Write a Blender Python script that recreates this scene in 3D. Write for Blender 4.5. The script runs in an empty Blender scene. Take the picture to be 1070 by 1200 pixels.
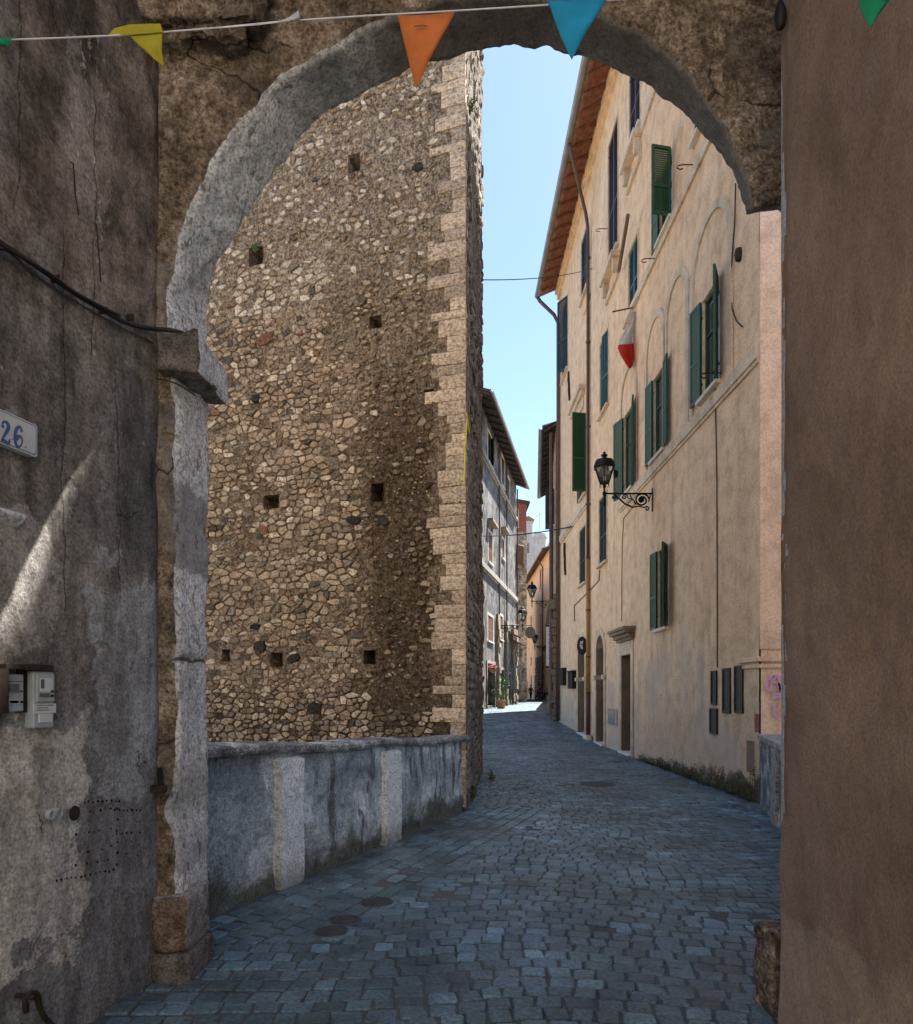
import bpy, bmesh, math, random
from mathutils import Vector, noise
R = math.radians
random.seed(7)
sc = bpy.context.scene
COL = sc.collection

# ------------------------------------------------------------------ camera
EYE = 1.6
cam = bpy.data.cameras.new('camera'); cam_o = bpy.data.objects.new('camera', cam); COL.objects.link(cam_o)
cam_o.location = (0, 0, EYE); cam_o.rotation_euler = (R(90), 0, 0)
cam.lens = 24; cam.sensor_width = 36; cam.sensor_fit = 'AUTO'; cam.shift_y = 0.175
cam.clip_start = 0.05; cam.clip_end = 2000
sc.camera = cam_o
# ------------------------------------------------------------------ light
SUN_AZ, SUN_EL = 42.0, 61.6            # azimuth from +Y towards +X
w = bpy.data.worlds.new('World'); sc.world = w; w.use_nodes = True
nt = w.node_tree; nt.nodes.clear()
sky = nt.nodes.new('ShaderNodeTexSky'); sky.sky_type = 'NISHITA'; sky.sun_disc = False
sky.sun_elevation = R(SUN_EL); sky.sun_rotation = R(SUN_AZ)
sky.air_density = 1.0; sky.dust_density = 0.4; sky.ozone_density = 2.0
bg = nt.nodes.new('ShaderNodeBackground'); bg.inputs[1].default_value = 0.05
wo = nt.nodes.new('ShaderNodeOutputWorld')
nt.links.new(sky.outputs[0], bg.inputs[0]); nt.links.new(bg.outputs[0], wo.inputs[0])
sl = bpy.data.lights.new('sun', 'SUN'); sl.energy = 5.0; sl.angle = R(0.5); sl.color = (1.0, 0.945, 0.855)
so = bpy.data.objects.new('sun', sl); COL.objects.link(so)
sd = Vector((math.sin(R(SUN_AZ))*math.cos(R(SUN_EL)), math.cos(R(SUN_AZ))*math.cos(R(SUN_EL)), math.sin(R(SUN_EL))))
so.rotation_euler = sd.to_track_quat('Z', 'Y').to_euler()
so.location = sd*60
sc.view_settings.view_transform = 'Standard'; sc.view_settings.look = 'None'
sc.view_settings.gamma = 1.0; sc.view_settings.exposure = 2.5
sc.cycles.max_bounces = 10; sc.cycles.diffuse_bounces = 7; sc.cycles.use_denoising = True

# ------------------------------------------------------------------ node helper
class NT:
    def __init__(s, name, rough=0.85, spec=0.3, metal=0.0):
        s.m = bpy.data.materials.new(name); s.m.use_nodes = True
        s.t = s.m.node_tree; s.b = s.t.nodes['Principled BSDF']
        s.b.inputs['Roughness'].default_value = rough; s.b.inputs['Metallic'].default_value = metal
        s.b.inputs['Specular IOR Level'].default_value = spec
        s._co = None
    def new(s, k): return s.t.nodes.new(k)
    def put(s, sock, v):
        if isinstance(v, bpy.types.NodeSocket): s.t.links.new(v, sock)
        elif isinstance(v, (tuple, list)) and len(v) == 3 and sock.type == 'RGBA': sock.default_value = (*v, 1)
        else: sock.default_value = v
    def co(s):
        if s._co is None: s._co = s.new('ShaderNodeTexCoord').outputs['Object']
        return s._co
    def scaled(s, sc3, loc=(0, 0, 0)):
        n = s.new('ShaderNodeMapping'); s.put(n.inputs['Vector'], s.co())
        n.inputs['Scale'].default_value = sc3; n.inputs['Location'].default_value = loc
        return n.outputs[0]
    def xyz(s, i):
        n = s.new('ShaderNodeSeparateXYZ'); s.put(n.inputs[0], s.co()); return n.outputs[i]
    def noise(s, scale, detail=6, rough=0.6, vec=None, dist=0.0):
        n = s.new('ShaderNodeTexNoise'); s.put(n.inputs['Vector'], vec or s.co())
        n.inputs['Scale'].default_value = scale; n.inputs['Detail'].default_value = detail
        n.inputs['Roughness'].default_value = rough; n.inputs['Distortion'].default_value = dist
        return n.outputs['Fac']
    def vor(s, scale, feat='F1', vec=None, out='Distance', rnd=1.0):
        n = s.new('ShaderNodeTexVoronoi'); n.feature = feat; s.put(n.inputs['Vector'], vec or s.co())
        n.inputs['Scale'].default_value = scale; n.inputs['Randomness'].default_value = rnd
        return n.outputs[out]
    def wave(s, scale, dist, vec=None, direction='Z'):
        n = s.new('ShaderNodeTexWave'); n.bands_direction = direction; s.put(n.inputs['Vector'], vec or s.co())
        n.inputs['Scale'].default_value = scale; n.inputs['Distortion'].default_value = dist; n.inputs['Detail'].default_value = 4
        return n.outputs['Fac']
    def step(s, v, a, b):      # smooth 0..1 from a to b
        n = s.new('ShaderNodeMapRange'); n.interpolation_type = 'SMOOTHSTEP'; s.put(n.inputs[0], v)
        n.inputs[1].default_value = a; n.inputs[2].default_value = b
        if a > b:
            n.inputs[1].default_value = b; n.inputs[2].default_value = a
            n.inputs[3].default_value = 1; n.inputs[4].default_value = 0
        return n.outputs[0]
    def math(s, op, a, b=0.0):
        n = s.new('ShaderNodeMath'); n.operation = op; s.put(n.inputs[0], a); s.put(n.inputs[1], b); return n.outputs[0]
    def mix(s, f, a, b, mode='MIX'):
        n = s.new('ShaderNodeMix'); n.data_type = 'RGBA'; n.blend_type = mode
        s.put(n.inputs[0], f); s.put(n.inputs[6], a); s.put(n.inputs[7], b); return n.outputs[2]
    def ramp(s, f, stops):
        n = s.new('ShaderNodeValToRGB'); s.put(n.inputs[0], f); e = n.color_ramp.elements
        while len(e) < len(stops): e.new(0.5)
        for k, (p, c) in enumerate(stops): e[k].position = p; e[k].color = (*c, 1)
        return n.outputs[0]
    def grit(s, c, scale, lo=.6, hi=1.3, vec=None, amt=1.0):
        f = s.noise(scale, 3, .62, vec)
        return s.mix(amt, c, s.ramp(f, [(.36, (lo, lo*.98, lo*.95)), (.49, (1, 1, 1)), (.64, (hi, hi, hi))]), 'MULTIPLY')
    def attr(s, name):
        n = s.new('ShaderNodeAttribute'); n.attribute_name = name; return n.outputs['Color']
    def bump(s, h, strength=0.5, dist=0.02):
        n = s.new('ShaderNodeBump'); n.inputs['Strength'].default_value = strength; n.inputs['Distance'].default_value = dist
        s.put(n.inputs['Height'], h); s.put(s.b.inputs['Normal'], n.outputs[0])
    def col(s, c): s.put(s.b.inputs['Base Color'], c); return s.m
    def rough(s, c): s.put(s.b.inputs['Roughness'], c)

def flat(name, c, rough=0.7, metal=0.0, var=0.18, scale=9, spec=0.3, bump=0.0):
    n = NT(name, rough, spec, metal)
    f = n.noise(scale, 6, 0.65)
    lo = tuple(x*(1-var) for x in c); hi = tuple(min(1, x*(1+var)) for x in c)
    n.col(n.ramp(f, [(0.3, lo), (0.7, hi)]))
    if bump: n.bump(n.noise(scale*6, 6), bump, 0.005)
    return n.m

# ------------------------------------------------------------------ materials
M = {}
def make_materials():
    # old grey plaster of the passage wall (local x = along wall, z = height)
    n = NT('old_grey_plaster', 0.9, 0.2)
    st = n.noise(1.0, 8, 0.65, n.scaled((5.0, 5.0, 0.45)), 0.3)
    big = n.noise(1.1, 9, 0.62, dist=0.4)
    fine = n.noise(38, 8, 0.7)
    base = n.ramp(big, [(0.32, (.155, .142, .132)), (0.5, (.27, .252, .235)), (0.68, (.42, .395, .368))])
    dark = n.ramp(st, [(0.36, (.30, .29, .30)), (0.56, (1, 1, 1))])
    c = n.mix(0.85, base, dark, 'MULTIPLY')
    z = n.xyz(2); x = n.xyz(1)
    wob = n.math('MULTIPLY', n.math('SUBTRACT', n.noise(2.2, 8, 0.6), 0.5), 1.7)
    zz = n.math('ADD', z, wob)
    # upper part: browner
    c = n.mix(n.step(zz, 2.6, 3.9), c, n.mix(n.step(n.noise(2.5, 7, .58), .34, .66), (.10, .083, .067), (.31, .262, .215)))
    # lower wall bluer, light from the opening put into the colour
    low = n.mix(n.noise(3.2, 8, 0.6), (.19, .20, .225), (.33, .34, .36))
    c = n.mix(n.math('MULTIPLY', n.step(zz, 1.75, 1.25), 0.75), c, low)
    # older and newer coats with their own outlines
    wy = n.math('MULTIPLY', n.math('SUBTRACT', n.noise(3.2, 9, 0.66, n.scaled((1, 1, 1), (4, 2, 7))), 0.5), .75)
    wz = n.math('MULTIPLY', n.math('SUBTRACT', n.noise(2.6, 9, 0.64, n.scaled((1, 1, 1), (1, 9, 3))), 0.5), 1.1)
    py = n.math('ADD', x, wy); pz = n.math('ADD', z, wz)
    def patch(y0, y1, z0, z1, e=.03):
        a = n.math('MULTIPLY', n.step(py, y0, y0+e), n.step(py, y1, y1-e)); b = n.math('MULTIPLY', n.step(pz, z0, z0+e), n.step(pz, z1, z1-e))
        return n.math('MULTIPLY', a, b)
    med = n.noise(12, 9, .7)
    c = n.mix(n.math('MULTIPLY', patch(-.66, .3, 2.25, 3.25, .12), .62), c, n.mix(med, (.075, .072, .075), (.15, .143, .14)))
    c = n.mix(n.math('MULTIPLY', patch(-.46, .3, 1.15, 2.22, .012), .85), c, n.mix(med, (.27, .29, .315), (.41, .43, .45)))
    c = n.mix(n.math('MULTIPLY', patch(-2, -.66, 1.72, 2.35, .05), .8), c, n.mix(med, (.30, .292, .28), (.47, .455, .43)))
    c = n.mix(n.math('MULTIPLY', patch(-.60, -.40, 2.5, 4.6, .015), .5), c, n.mix(med, (.22, .20, .18), (.34, .31, .28)))
    # pale render patch low on the wall away from the arch
    px = n.math('ADD', x, n.math('MULTIPLY', n.math('SUBTRACT', n.noise(4.5, 9, 0.65), 0.5), .55))
    pm = n.math('MULTIPLY', n.step(px, -0.50, -0.53), n.math('MULTIPLY', n.step(zz, 1.52, 1.44), n.step(zz, 0.30, 0.36)))
    c = n.mix(n.math('MULTIPLY', pm, .8), c, n.mix(fine, (.48, .465, .435), (.66, .645, .61)))
    # flaked specks and pits
    v = n.noise(15, 9, 0.75, n.scaled((1.3, 1.3, .8)))
    c = n.mix(n.math('MULTIPLY', n.step(v, 0.635, 0.68), .8), c, (.50, .47, .43))
    fl = n.math('MULTIPLY', patch(-.56, -.36, 3.3, 4.9, .05), n.step(n.noise(17, 8, .75, n.scaled((1.4, 1.4, .7), (3, 3, 3))), .565, .60))
    c = n.mix(n.math('MULTIPLY', fl, .8), c, (.60, .55, .48))
    for y0, za, zb in ((-.63, 1.9, 3.75), (-.45, 3.2, 4.7), (-.86, 3.6, 5.2), (-.30, 2.0, 3.3)):
        ln = n.step(n.math('ABSOLUTE', n.math('SUBTRACT', n.math('ADD', x, n.math('MULTIPLY', wy, .13)), y0)), .006, .0015)
        c = n.mix(n.math('MULTIPLY', n.math('MULTIPLY', ln, n.math('MULTIPLY', n.step(pz, za, za+.2), n.step(pz, zb, zb-.2))), .75), c, (.04, .034, .03))
        c = n.mix(n.math('MULTIPLY', n.math('MULTIPLY', n.step(n.math('ADD', x, n.math('MULTIPLY', wy, .13)), y0, y0-.10), n.math('MULTIPLY', n.step(n.math('ADD', x, n.math('MULTIPLY', wy, .13)), y0-.16, y0-.10), n.math('MULTIPLY', n.step(pz, za, za+.2), n.step(pz, zb, zb-.2)))), .28), c, (.42, .40, .37))
    pit = n.step(n.noise(21, 8, 0.7), 0.36, 0.30)
    c = n.mix(n.math('MULTIPLY', pit, .6), c, (.035, .03, .027))
    c = n.mix(n.math('MULTIPLY', n.step(n.noise(7, 9, .7), .60, .68), .45), c, (.06, .055, .055))
    c = n.mix(0.5, c, n.ramp(fine, [(0.25, (.55, .55, .55)), (0.75, (1.3, 1.3, 1.3))]), 'MULTIPLY')
    c = n.grit(c, 70, .66, 1.28); c = n.grit(c, 26, .86, 1.12); c = n.grit(c, 10, .86, 1.12); c = n.grit(c, 3, .68, 1.2, n.scaled((2.5, 2.5, .5)))
    # hairline cracks
    dv = n.new('ShaderNodeVectorMath'); dv.operation = 'ADD'
    nn = n.new('ShaderNodeTexNoise'); nn.inputs['Scale'].default_value = 2.2; nn.inputs['Detail'].default_value = 7; n.put(nn.inputs['Vector'], n.co())
    sv = n.new('ShaderNodeVectorMath'); sv.operation = 'SCALE'; n.put(sv.inputs[0], nn.outputs['Color']); sv.inputs['Scale'].default_value = .9
    n.put(dv.inputs[0], n.scaled((1.5, 1.5, .55))); n.put(dv.inputs[1], sv.outputs[0])
    ck = n.step(n.vor(1.7, 'DISTANCE_TO_EDGE', dv.outputs[0]), 0.010, 0.003)
    ck = n.math('MULTIPLY', ck, n.step(n.noise(1.9, 3), .55, .62))
    c = n.mix(n.math('MULTIPLY', ck, .85), c, (.025, .022, .02))
    n.bump(n.math('SUBTRACT', n.math('ADD', n.math('ADD', n.math('MULTIPLY', fine, .35), n.math('MULTIPLY', big, .8)), n.math('ADD', n.math('MULTIPLY', pm, .35), n.math('MULTIPLY', v, .5))), n.math('MULTIPLY', ck, .8)), 0.8, 0.02)
    M['old'] = n.col(c)

    n = NT('brown_tuff', 0.95, 0.15)
    f1 = n.noise(3, 9, 0.68); f2 = n.noise(26, 9, 0.75)
    c = n.ramp(f1, [(0.3, (.20, .150, .108)), (0.5, (.33, .258, .192)), (0.72, (.47, .385, .30))])
    c = n.mix(.7, c, n.ramp(f2, [(0.28, (.3, .28, .26)), (0.6, (1.15, 1.15, 1.15))]), 'MULTIPLY')
    c = n.mix(n.math('MULTIPLY', n.step(n.vor(13), .16, .05), .6), c, (.05, .036, .025))
    c = n.grit(c, 60, .56, 1.35); c = n.grit(c, 24, .76, 1.2); c = n.grit(c, 12, .80, 1.15); c = n.grit(c, 4.2, .5, 1.3)
    g2 = n.noise(1.6, 8, .62, n.scaled((1, 1, 1), (3, 5, 1)))
    c = n.mix(n.math('MULTIPLY', n.step(g2, .54, .60), .55), c, n.mix(f2, (.20, .185, .17), (.46, .43, .40)))
    c = n.mix(n.math('MULTIPLY', n.step(g2, .42, .36), .6), c, n.mix(f2, (.06, .048, .04), (.16, .125, .095)))
    nn = n.new('ShaderNodeTexNoise'); nn.inputs['Scale'].default_value = 3; nn.inputs['Detail'].default_value = 6; n.put(nn.inputs['Vector'], n.co())
    ck = n.step(n.vor(1.6, 'DISTANCE_TO_EDGE', n.mix(.25, n.co(), nn.outputs['Color'])), .012, .004)
    c = n.mix(n.math('MULTIPLY', ck, n.math('MULTIPLY', n.step(n.noise(1.7, 3), .46, .54), .8)), c, (.03, .024, .02))
    c = n.mix(n.math('MULTIPLY', n.step(n.noise(30, 4, .6, None, .6), .62, .68), .75), c, (.045, .032, .022))
    n.bump(n.math('ADD', n.math('ADD', n.math('MULTIPLY', f2, .8), f1), n.math('MULTIPLY', n.noise(75, 3, .6), .5)), 1.0, .035)
    M['tuff'] = n.col(c)

    n = NT('grey_limestone', 0.9, 0.2)
    f1 = n.noise(4, 9, 0.65); f2 = n.noise(30, 9, .75, n.scaled((1, 1, .6)))
    c = n.ramp(f1, [(0.3, (.54, .555, .56)), (0.55, (.76, .775, .785)), (0.75, (.84, .85, .855))])
    c = n.mix(.85, c, n.ramp(f2, [(0.33, (.38, .36, .34)), (0.48, (1, 1, 1))]), 'MULTIPLY')
    c = n.grit(c, 60, .50, 1.22); c = n.grit(c, 24, .76, 1.1)
    c = n.mix(n.math('MULTIPLY', n.step(n.noise(2.1, 7, .6), .6, .68), .65), c, (.17, .145, .12))
    c = n.mix(n.math('MULTIPLY', n.step(n.noise(11, 7, .7), .66, .71), .8), c, (.20, .12, .07))
    c = n.mix(n.math('MULTIPLY', n.step(n.noise(.9, 4, .5), .40, .32), .5), c, (.2, .19, .185))
    z = n.xyz(2); zw = n.math('ADD', z, n.math('MULTIPLY', n.math('SUBTRACT', n.noise(5, 8, .65), .5), .22))
    dk = n.math('MULTIPLY', n.step(zw, 2.27, 2.31), n.step(zw, 2.80, 2.74))
    c = n.mix(n.math('MULTIPLY', dk, .72), c, n.mix(f2, (.11, .105, .105), (.34, .335, .335)))
    dk = n.math('MULTIPLY', n.step(zw, .55, .62), n.step(zw, 1.25, 1.15))
    c = n.mix(n.math('MULTIPLY', dk, .45), c, n.mix(n.noise(24, 8, .75), (.10, .09, .08), (.62, .61, .58)))
    for zj in (1.78,):
        c = n.mix(n.math('MULTIPLY', n.step(n.math('ABSOLUTE', n.math('SUBTRACT', n.math('ADD', z, n.math('MULTIPLY', n.math('SUBTRACT', n.noise(6, 6), .5), .07)), zj)), .014, .006), .85), c, (.06, .055, .05))
    pk = n.step(n.noise(18, 7, .72, n.scaled((1, 1, .55))), .57, .63)
    c = n.mix(n.math('MULTIPLY', pk, .8), c, (.15, .135, .12))
    xx = n.math('ADD', n.xyz(0), n.math('MULTIPLY', n.math('SUBTRACT', n.noise(3.5, 8, .65), .5), .8))
    c = n.mix(n.math('MULTIPLY', n.step(xx, .85, 1.35), .85), c, n.mix(f2, (.06, .05, .042), (.21, .175, .14)))
    n.bump(n.math('ADD', f2, n.math('MULTIPLY', f1, .6)), .9, .02)
    M['grey'] = n.col(c)

    n = NT('dark_rough_stone', 0.95, 0.15)
    f1 = n.noise(6, 9, .7); f2 = n.noise(40, 8, .75)
    n.bump(n.math('ADD', f2, f1), 1, .03)
    M['darkstone'] = n.col(n.mix(.7, n.ramp(f1, [(.3, (.05, .044, .037)), (.7, (.21, .185, .15))]), n.ramp(f2, [(.3, (.4, .4, .4)), (.6, (1.1, 1.1, 1.1))]), 'MULTIPLY'))

    # tower mortar (object coords: x along wall to the left = negative world x; z height)
    n = NT('tower_mortar', 0.95, 0.12)
    f1 = n.noise(1.1, 8, .6); f2 = n.noise(17, 9, .72); f3 = n.noise(60, 6, .7)
    c = n.ramp(f1, [(.3, (.145, .106, .072)), (.5, (.225, .17, .12)), (.7, (.31, .24, .175))])
    x = n.xyz(0); z = n.xyz(2)
    wob = n.math('MULTIPLY', n.math('SUBTRACT', n.noise(1.6, 8, .65), .5), 1.3)
    zz = n.math('ADD', z, wob); xx = n.math('ADD', x, n.math('MULTIPLY', wob, .45))
    # the damp brown stain low near the corner
    stn = n.math('MULTIPLY', n.step(xx, -1.5, -1.2), n.math('MULTIPLY', n.step(xx, -.30, -.55), n.step(zz, 6.8, 4.6)))
    c = n.mix(n.math('MULTIPLY', stn, .8), c, n.mix(f2, (.045, .030, .019), (.105, .073, .048)))
    c = n.mix(n.step(z, 1.9, 1.2), c, (.10, .075, .052))
    c = n.mix(n.math('MULTIPLY', n.step(zz, 6.0, 8.2), .55), c, (.35, .285, .21))
    c = n.mix(.9, c, n.ramp(f2, [(.3, (.35, .32, .30)), (.52, (1, 1, 1)), (.72, (1.35, 1.33, 1.28))]), 'MULTIPLY')
    c = n.mix(n.math('MULTIPLY', n.step(n.vor(11), .17, .06), .55), c, (.06, .042, .028))
    c = n.mix(.35, c, n.ramp(f3, [(.3, (.5, .5, .5)), (.7, (1.4, 1.4, 1.4))]), 'MULTIPLY')
    c = n.grit(c, 30, .40, 1.5); c = n.grit(c, 13, .6, 1.3)
    n.bump(n.math('ADD', f2, n.math('MULTIPLY', f3, .3)), 1.0, .04)
    M['mortar'] = n.col(c)

    n = NT('rubble_stone', 0.9, 0.2)
    f2 = n.noise(22, 8, .7)
    c = n.mix(.75, n.attr('tint'), n.ramp(f2, [(.3, (.5, .47, .43)), (.6, (1.1, 1.1, 1.1))]), 'MULTIPLY')
    c = n.grit(c, 30, .55, 1.3)
    n.bump(f2, .9, .02)
    M['stone'] = n.col(c)

    n = NT('travertine_quoin', 0.9, 0.2)
    f1 = n.noise(2.2, 8, .65); f2 = n.noise(9, 9, .72, n.scaled((1.2, 1.2, 5)))
    c = n.mix(.9, n.attr('tint'), n.ramp(f2, [(.34, (.34, .30, .26)), (.5, (1, 1, 1)), (.7, (1.15, 1.13, 1.1))]), 'MULTIPLY')
    c = n.mix(n.math('MULTIPLY', n.step(f1, .54, .66), .5), c, (.22, .165, .115))
    c = n.grit(c, 30, .55, 1.3)
    n.bump(f2, .9, .025)
    M['quoin'] = n.col(c)

    n = NT('tower_side_rubble', .95, .12)
    f1 = n.noise(2, 9, .7, n.scaled((1, 1, .35))); f2 = n.noise(14, 9, .72)
    c = n.ramp(f1, [(.3, (.10, .085, .07)), (.5, (.20, .17, .14)), (.7, (.34, .29, .235))])
    c = n.mix(.8, c, n.ramp(f2, [(.3, (.35, .33, .31)), (.6, (1.15, 1.15, 1.15))]), 'MULTIPLY')
    n.bump(f2, 1, .04)
    c = n.grit(c, 40, .5, 1.4)
    M['side'] = n.col(c)

    # grey blue plaster of the bridge parapet
    n = NT('parapet_plaster', .85, .25)
    f1 = n.noise(1.5, 9, .62, dist=.3); f2 = n.noise(24, 9, .7); st = n.noise(1.5, 7, .62, n.scaled((4, 4, .7)))
    c = n.ramp(f1, [(.36, (.19, .235, .265)), (.46, (.27, .325, .36)), (.49, (.36, .42, .45)), (.64, (.45, .505, .53))])
    c = n.mix(n.step(f1, .575, .582), c, (.58, .635, .67))
    c = n.mix(n.math('MULTIPLY', n.step(st, .47, .37), .85), c, (.085, .095, .105))
    z = n.xyz(2); zz = n.math('ADD', z, n.math('MULTIPLY', n.math('SUBTRACT', n.noise(2.5, 7, .65), .5), .9))
    c = n.mix(n.math('MULTIPLY', n.step(zz, .36, .12), .85), c, n.mix(f2, (.035, .045, .025), (.10, .11, .065)))
    c = n.mix(n.math('MULTIPLY', n.step(z, .93, 1.12), .5), c, (.10, .10, .095))
    c = n.mix(.5, c, n.ramp(f2, [(.3, (.6, .6, .6)), (.65, (1.1, 1.1, 1.1))]), 'MULTIPLY')
    c = n.grit(c, 55, .64, 1.28); c = n.grit(c, 18, .84, 1.14); c = n.grit(c, 7, .86, 1.12)
    n.bump(n.math('ADD', n.math('MULTIPLY', f1, 1.2), n.math('MULTIPLY', f2, .6)), .9, .025)
    M['parapet'] = n.col(c)
    n = NT('weathered_travertine', .9, .2)
    f1 = n.noise(5, 8, .65); f2 = n.noise(34, 9, .75, n.scaled((1, 1, .7)))
    c = n.mix(.8, n.ramp(f1, [(.32, (.66, .72, .75)), (.6, (.84, .89, .91))]), n.ramp(f2, [(.30, (.35, .34, .33)), (.46, (1, 1, 1))]), 'MULTIPLY')
    c = n.mix(n.math('MULTIPLY', n.step(n.xyz(2), .25, .02), .6), c, (.14, .15, .11))
    c = n.grit(c, 55, .56, 1.15); c = n.grit(c, 18, .84, 1.08)
    n.bump(f2, .9, .018)
    M['trav'] = n.col(c)
    n = NT('mossy_coping', .9, .2)
    f1 = n.noise(4, 8, .65); f2 = n.noise(30, 9, .75)
    c = n.mix(.8, n.ramp(f1, [(.34, (.10, .108, .11)), (.52, (.24, .255, .265)), (.64, (.58, .60, .61))]), n.ramp(f2, [(.33, (.4, .4, .4)), (.6, (1.1, 1.1, 1.1))]), 'MULTIPLY')
    c = n.grit(c, 60, .45, 1.4)
    n.bump(f2, .9, .018); M['coping'] = n.col(c)

    # warm plaster facade
    def plaster(name, c0, c1, streak, dirt, z0=0.3, z1=2.6, moss=False, worn=False):
        n = NT(name, .88, .2)
        f1 = n.noise(.55, 8, .62); f2 = n.noise(30, 8, .7)
        st = n.noise(1, 8, .66, n.scaled((2.2, 2.2, .16)))
        c = n.ramp(f1, [(.32, c0), (.68, c1)])
        c = n.mix(n.math('MULTIPLY', n.step(st, .50, .70), .62), c, streak)
        st2 = n.noise(1, 7, .6, n.scaled((5, 5, .10), (3, 1, 2)))
        c = n.mix(n.math('MULTIPLY', n.step(st2, .58, .68), .4), c, tuple(x*.72 for x in streak))
        zz = n.math('ADD', n.xyz(2), n.math('MULTIPLY', n.math('SUBTRACT', n.noise(.8, 8, .65), .5), 3.0))
        c = n.mix(n.math('MULTIPLY', n.step(zz, z1, z0), .7), c, dirt)
        c = n.mix(n.math('MULTIPLY', n.step(n.noise(2.6, 9, .7), .62, .72), .4), c, dirt)
        c = n.mix(.4, c, n.ramp(f2, [(.3, (.75, .75, .75)), (.7, (1.15, 1.15, 1.15))]), 'MULTIPLY')
        c = n.grit(c, 30, .90, 1.08); c = n.grit(c, 3.2, .84, 1.10)
        if worn:
            c = n.grit(c, 1.6, .42, 1.5); c = n.grit(c, 5, .6, 1.3); c = n.mix(n.math('MULTIPLY', n.step(n.noise(1.1, 8, .66, n.scaled((1, 1, .6), (5, 5, 5))), .58, .64), .5), c, (.23, .222, .21))
        if moss:
            yy = n.xyz(1); hh = n.math('ADD', n.xyz(2), n.math('ADD', n.math('MULTIPLY', yy, .05), n.math('MULTIPLY', n.math('SUBTRACT', n.noise(4, 8, .72, n.scaled((1, 1, .5))), .5), .95)))
            mm = n.math('MULTIPLY', n.step(hh, .42, .30), n.step(yy, 6.2, 5.0))
            c = n.mix(n.math('MULTIPLY', mm, .9), c, n.mix(f2, (.030, .032, .018), (.10, .095, .055)))
            # greyer patches on the lower wall
            bb = n.math('MULTIPLY', n.step(n.noise(.7, 7, .62), .48, .62), n.step(n.xyz(2), 3.4, 1.6))
            c = n.mix(n.math('MULTIPLY', bb, .5), c, (.40, .385, .36))
        n.bump(n.math('ADD', f2, n.math('MULTIPLY', n.noise(4, 6), 1.5)), .4, .014)
        return n.col(c)
    M['facade'] = plaster('ochre_plaster', (.66, .495, .34), (.78, .605, .435), (.54, .405, .285), (.46, .36, .275), moss=True)
    M['pink'] = plaster('pink_plaster', (.74, .535, .40), (.80, .585, .445), (.70, .50, .38), (.63, .46, .35), -1, .2)
    M['trim'] = plaster('pale_trim_plaster', (.56, .475, .375), (.66, .575, .46), (.42, .35, .27), (.36, .31, .25))
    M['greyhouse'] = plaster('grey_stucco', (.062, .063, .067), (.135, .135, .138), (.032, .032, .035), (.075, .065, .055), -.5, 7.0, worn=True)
    M['tanhouse'] = plaster('tan_stucco', (.30, .24, .175), (.42, .345, .26), (.16, .13, .10), (.15, .125, .10), -.5, 4, worn=True)
    M['darkhouse'] = plaster('dark_rear_stucco', (.10, .085, .08), (.20, .17, .155), (.07, .06, .06), (.08, .07, .06))
    M['orange'] = plaster('orange_stucco', (.70, .45, .26), (.80, .55, .34), (.60, .40, .25), (.45, .34, .25))
    M['redhouse'] = plaster('red_stucco', (.22, .075, .05), (.29, .11, .075), (.16, .06, .05), (.15, .07, .05))
    M['paleblue'] = plaster('pale_grey_stucco', (.38, .40, .43), (.50, .52, .55), (.28, .29, .31), (.28, .28, .29))
    M['whitestone'] = flat('white_stone', (.62, .59, .54), .8, var=.15, scale=6, bump=.2)
    M['doorstone'] = plaster('door_stone', (.20, .16, .125), (.33, .275, .22), (.12, .095, .075), (.12, .10, .08))

    n = NT('brown_pier_plaster', .9, .15)
    f1 = n.noise(1.2, 8, .6); f2 = n.noise(60, 7, .7)
    c = n.ramp(f1, [(.3, (.215, .15, .112)), (.7, (.29, .207, .156))])
    zz = n.math('ADD', n.xyz(2), n.math('MULTIPLY', n.math('SUBTRACT', n.noise(3.5, 7, .6), .5), .35))
    c = n.mix(n.math('MULTIPLY', n.step(zz, .56, .50), .8), c, n.mix(n.noise(6, 8, .65), (.28, .21, .155), (.42, .325, .25)))
    c = n.mix(n.math('MULTIPLY', n.step(n.noise(1.0, 8, .65, n.scaled((3, 3, 1.2))), .56, .72), .4), c, (.18, .132, .10))
    c = n.mix(.35, c, n.ramp(f2, [(.3, (.7, .7, .7)), (.7, (1.25, 1.25, 1.25))]), 'MULTIPLY')
    c = n.grit(c, 90, .84, 1.15); c = n.grit(c, 5, .92, 1.06); c = n.grit(c, 1.1, .86, 1.10)
    c = n.mix(n.math('MULTIPLY', n.step(n.noise(13, 9, .72), .665, .71), .6), c, (.42, .34, .28))
    n.bump(n.math('ADD', f2, n.math('MULTIPLY', n.noise(9, 6), 1.2)), .6, .012)
    M['pier'] = n.col(c)
    M['peel'] = flat('peeled_grey_paint', (.36, .37, .38), .85, var=.4, scale=40, bump=.5)
    M['ochreband'] = flat('ochre_undercoat', (.22, .12, .05), .9, var=.3, scale=20)

    def paint(name, c, rough=.5):
        n = NT(name, rough, .4)
        f = n.noise(7, 7, .7, n.scaled((2, 2, .6)))
        cc = n.ramp(f, [(.3, tuple(x*.7 for x in c)), (.7, tuple(x*1.2 for x in c))])
        n.bump(n.noise(60, 4), .1, .004)
        return n.col(cc)
    M['green'] = paint('green_shutter_paint', (.020, .078, .038))
    M['bluegreen'] = paint('teal_shutter_paint', (.02, .085, .08))
    M['brownsh'] = paint('brown_shutter_paint', (.060, .036, .036))
    M['darkgreen'] = paint('dark_shutter_paint', (.018, .035, .032))
    M['navy'] = paint('navy_shutter_paint', (.022, .026, .05))
    M['wood'] = paint('old_door_wood', (.105, .05, .03), .6)
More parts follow.
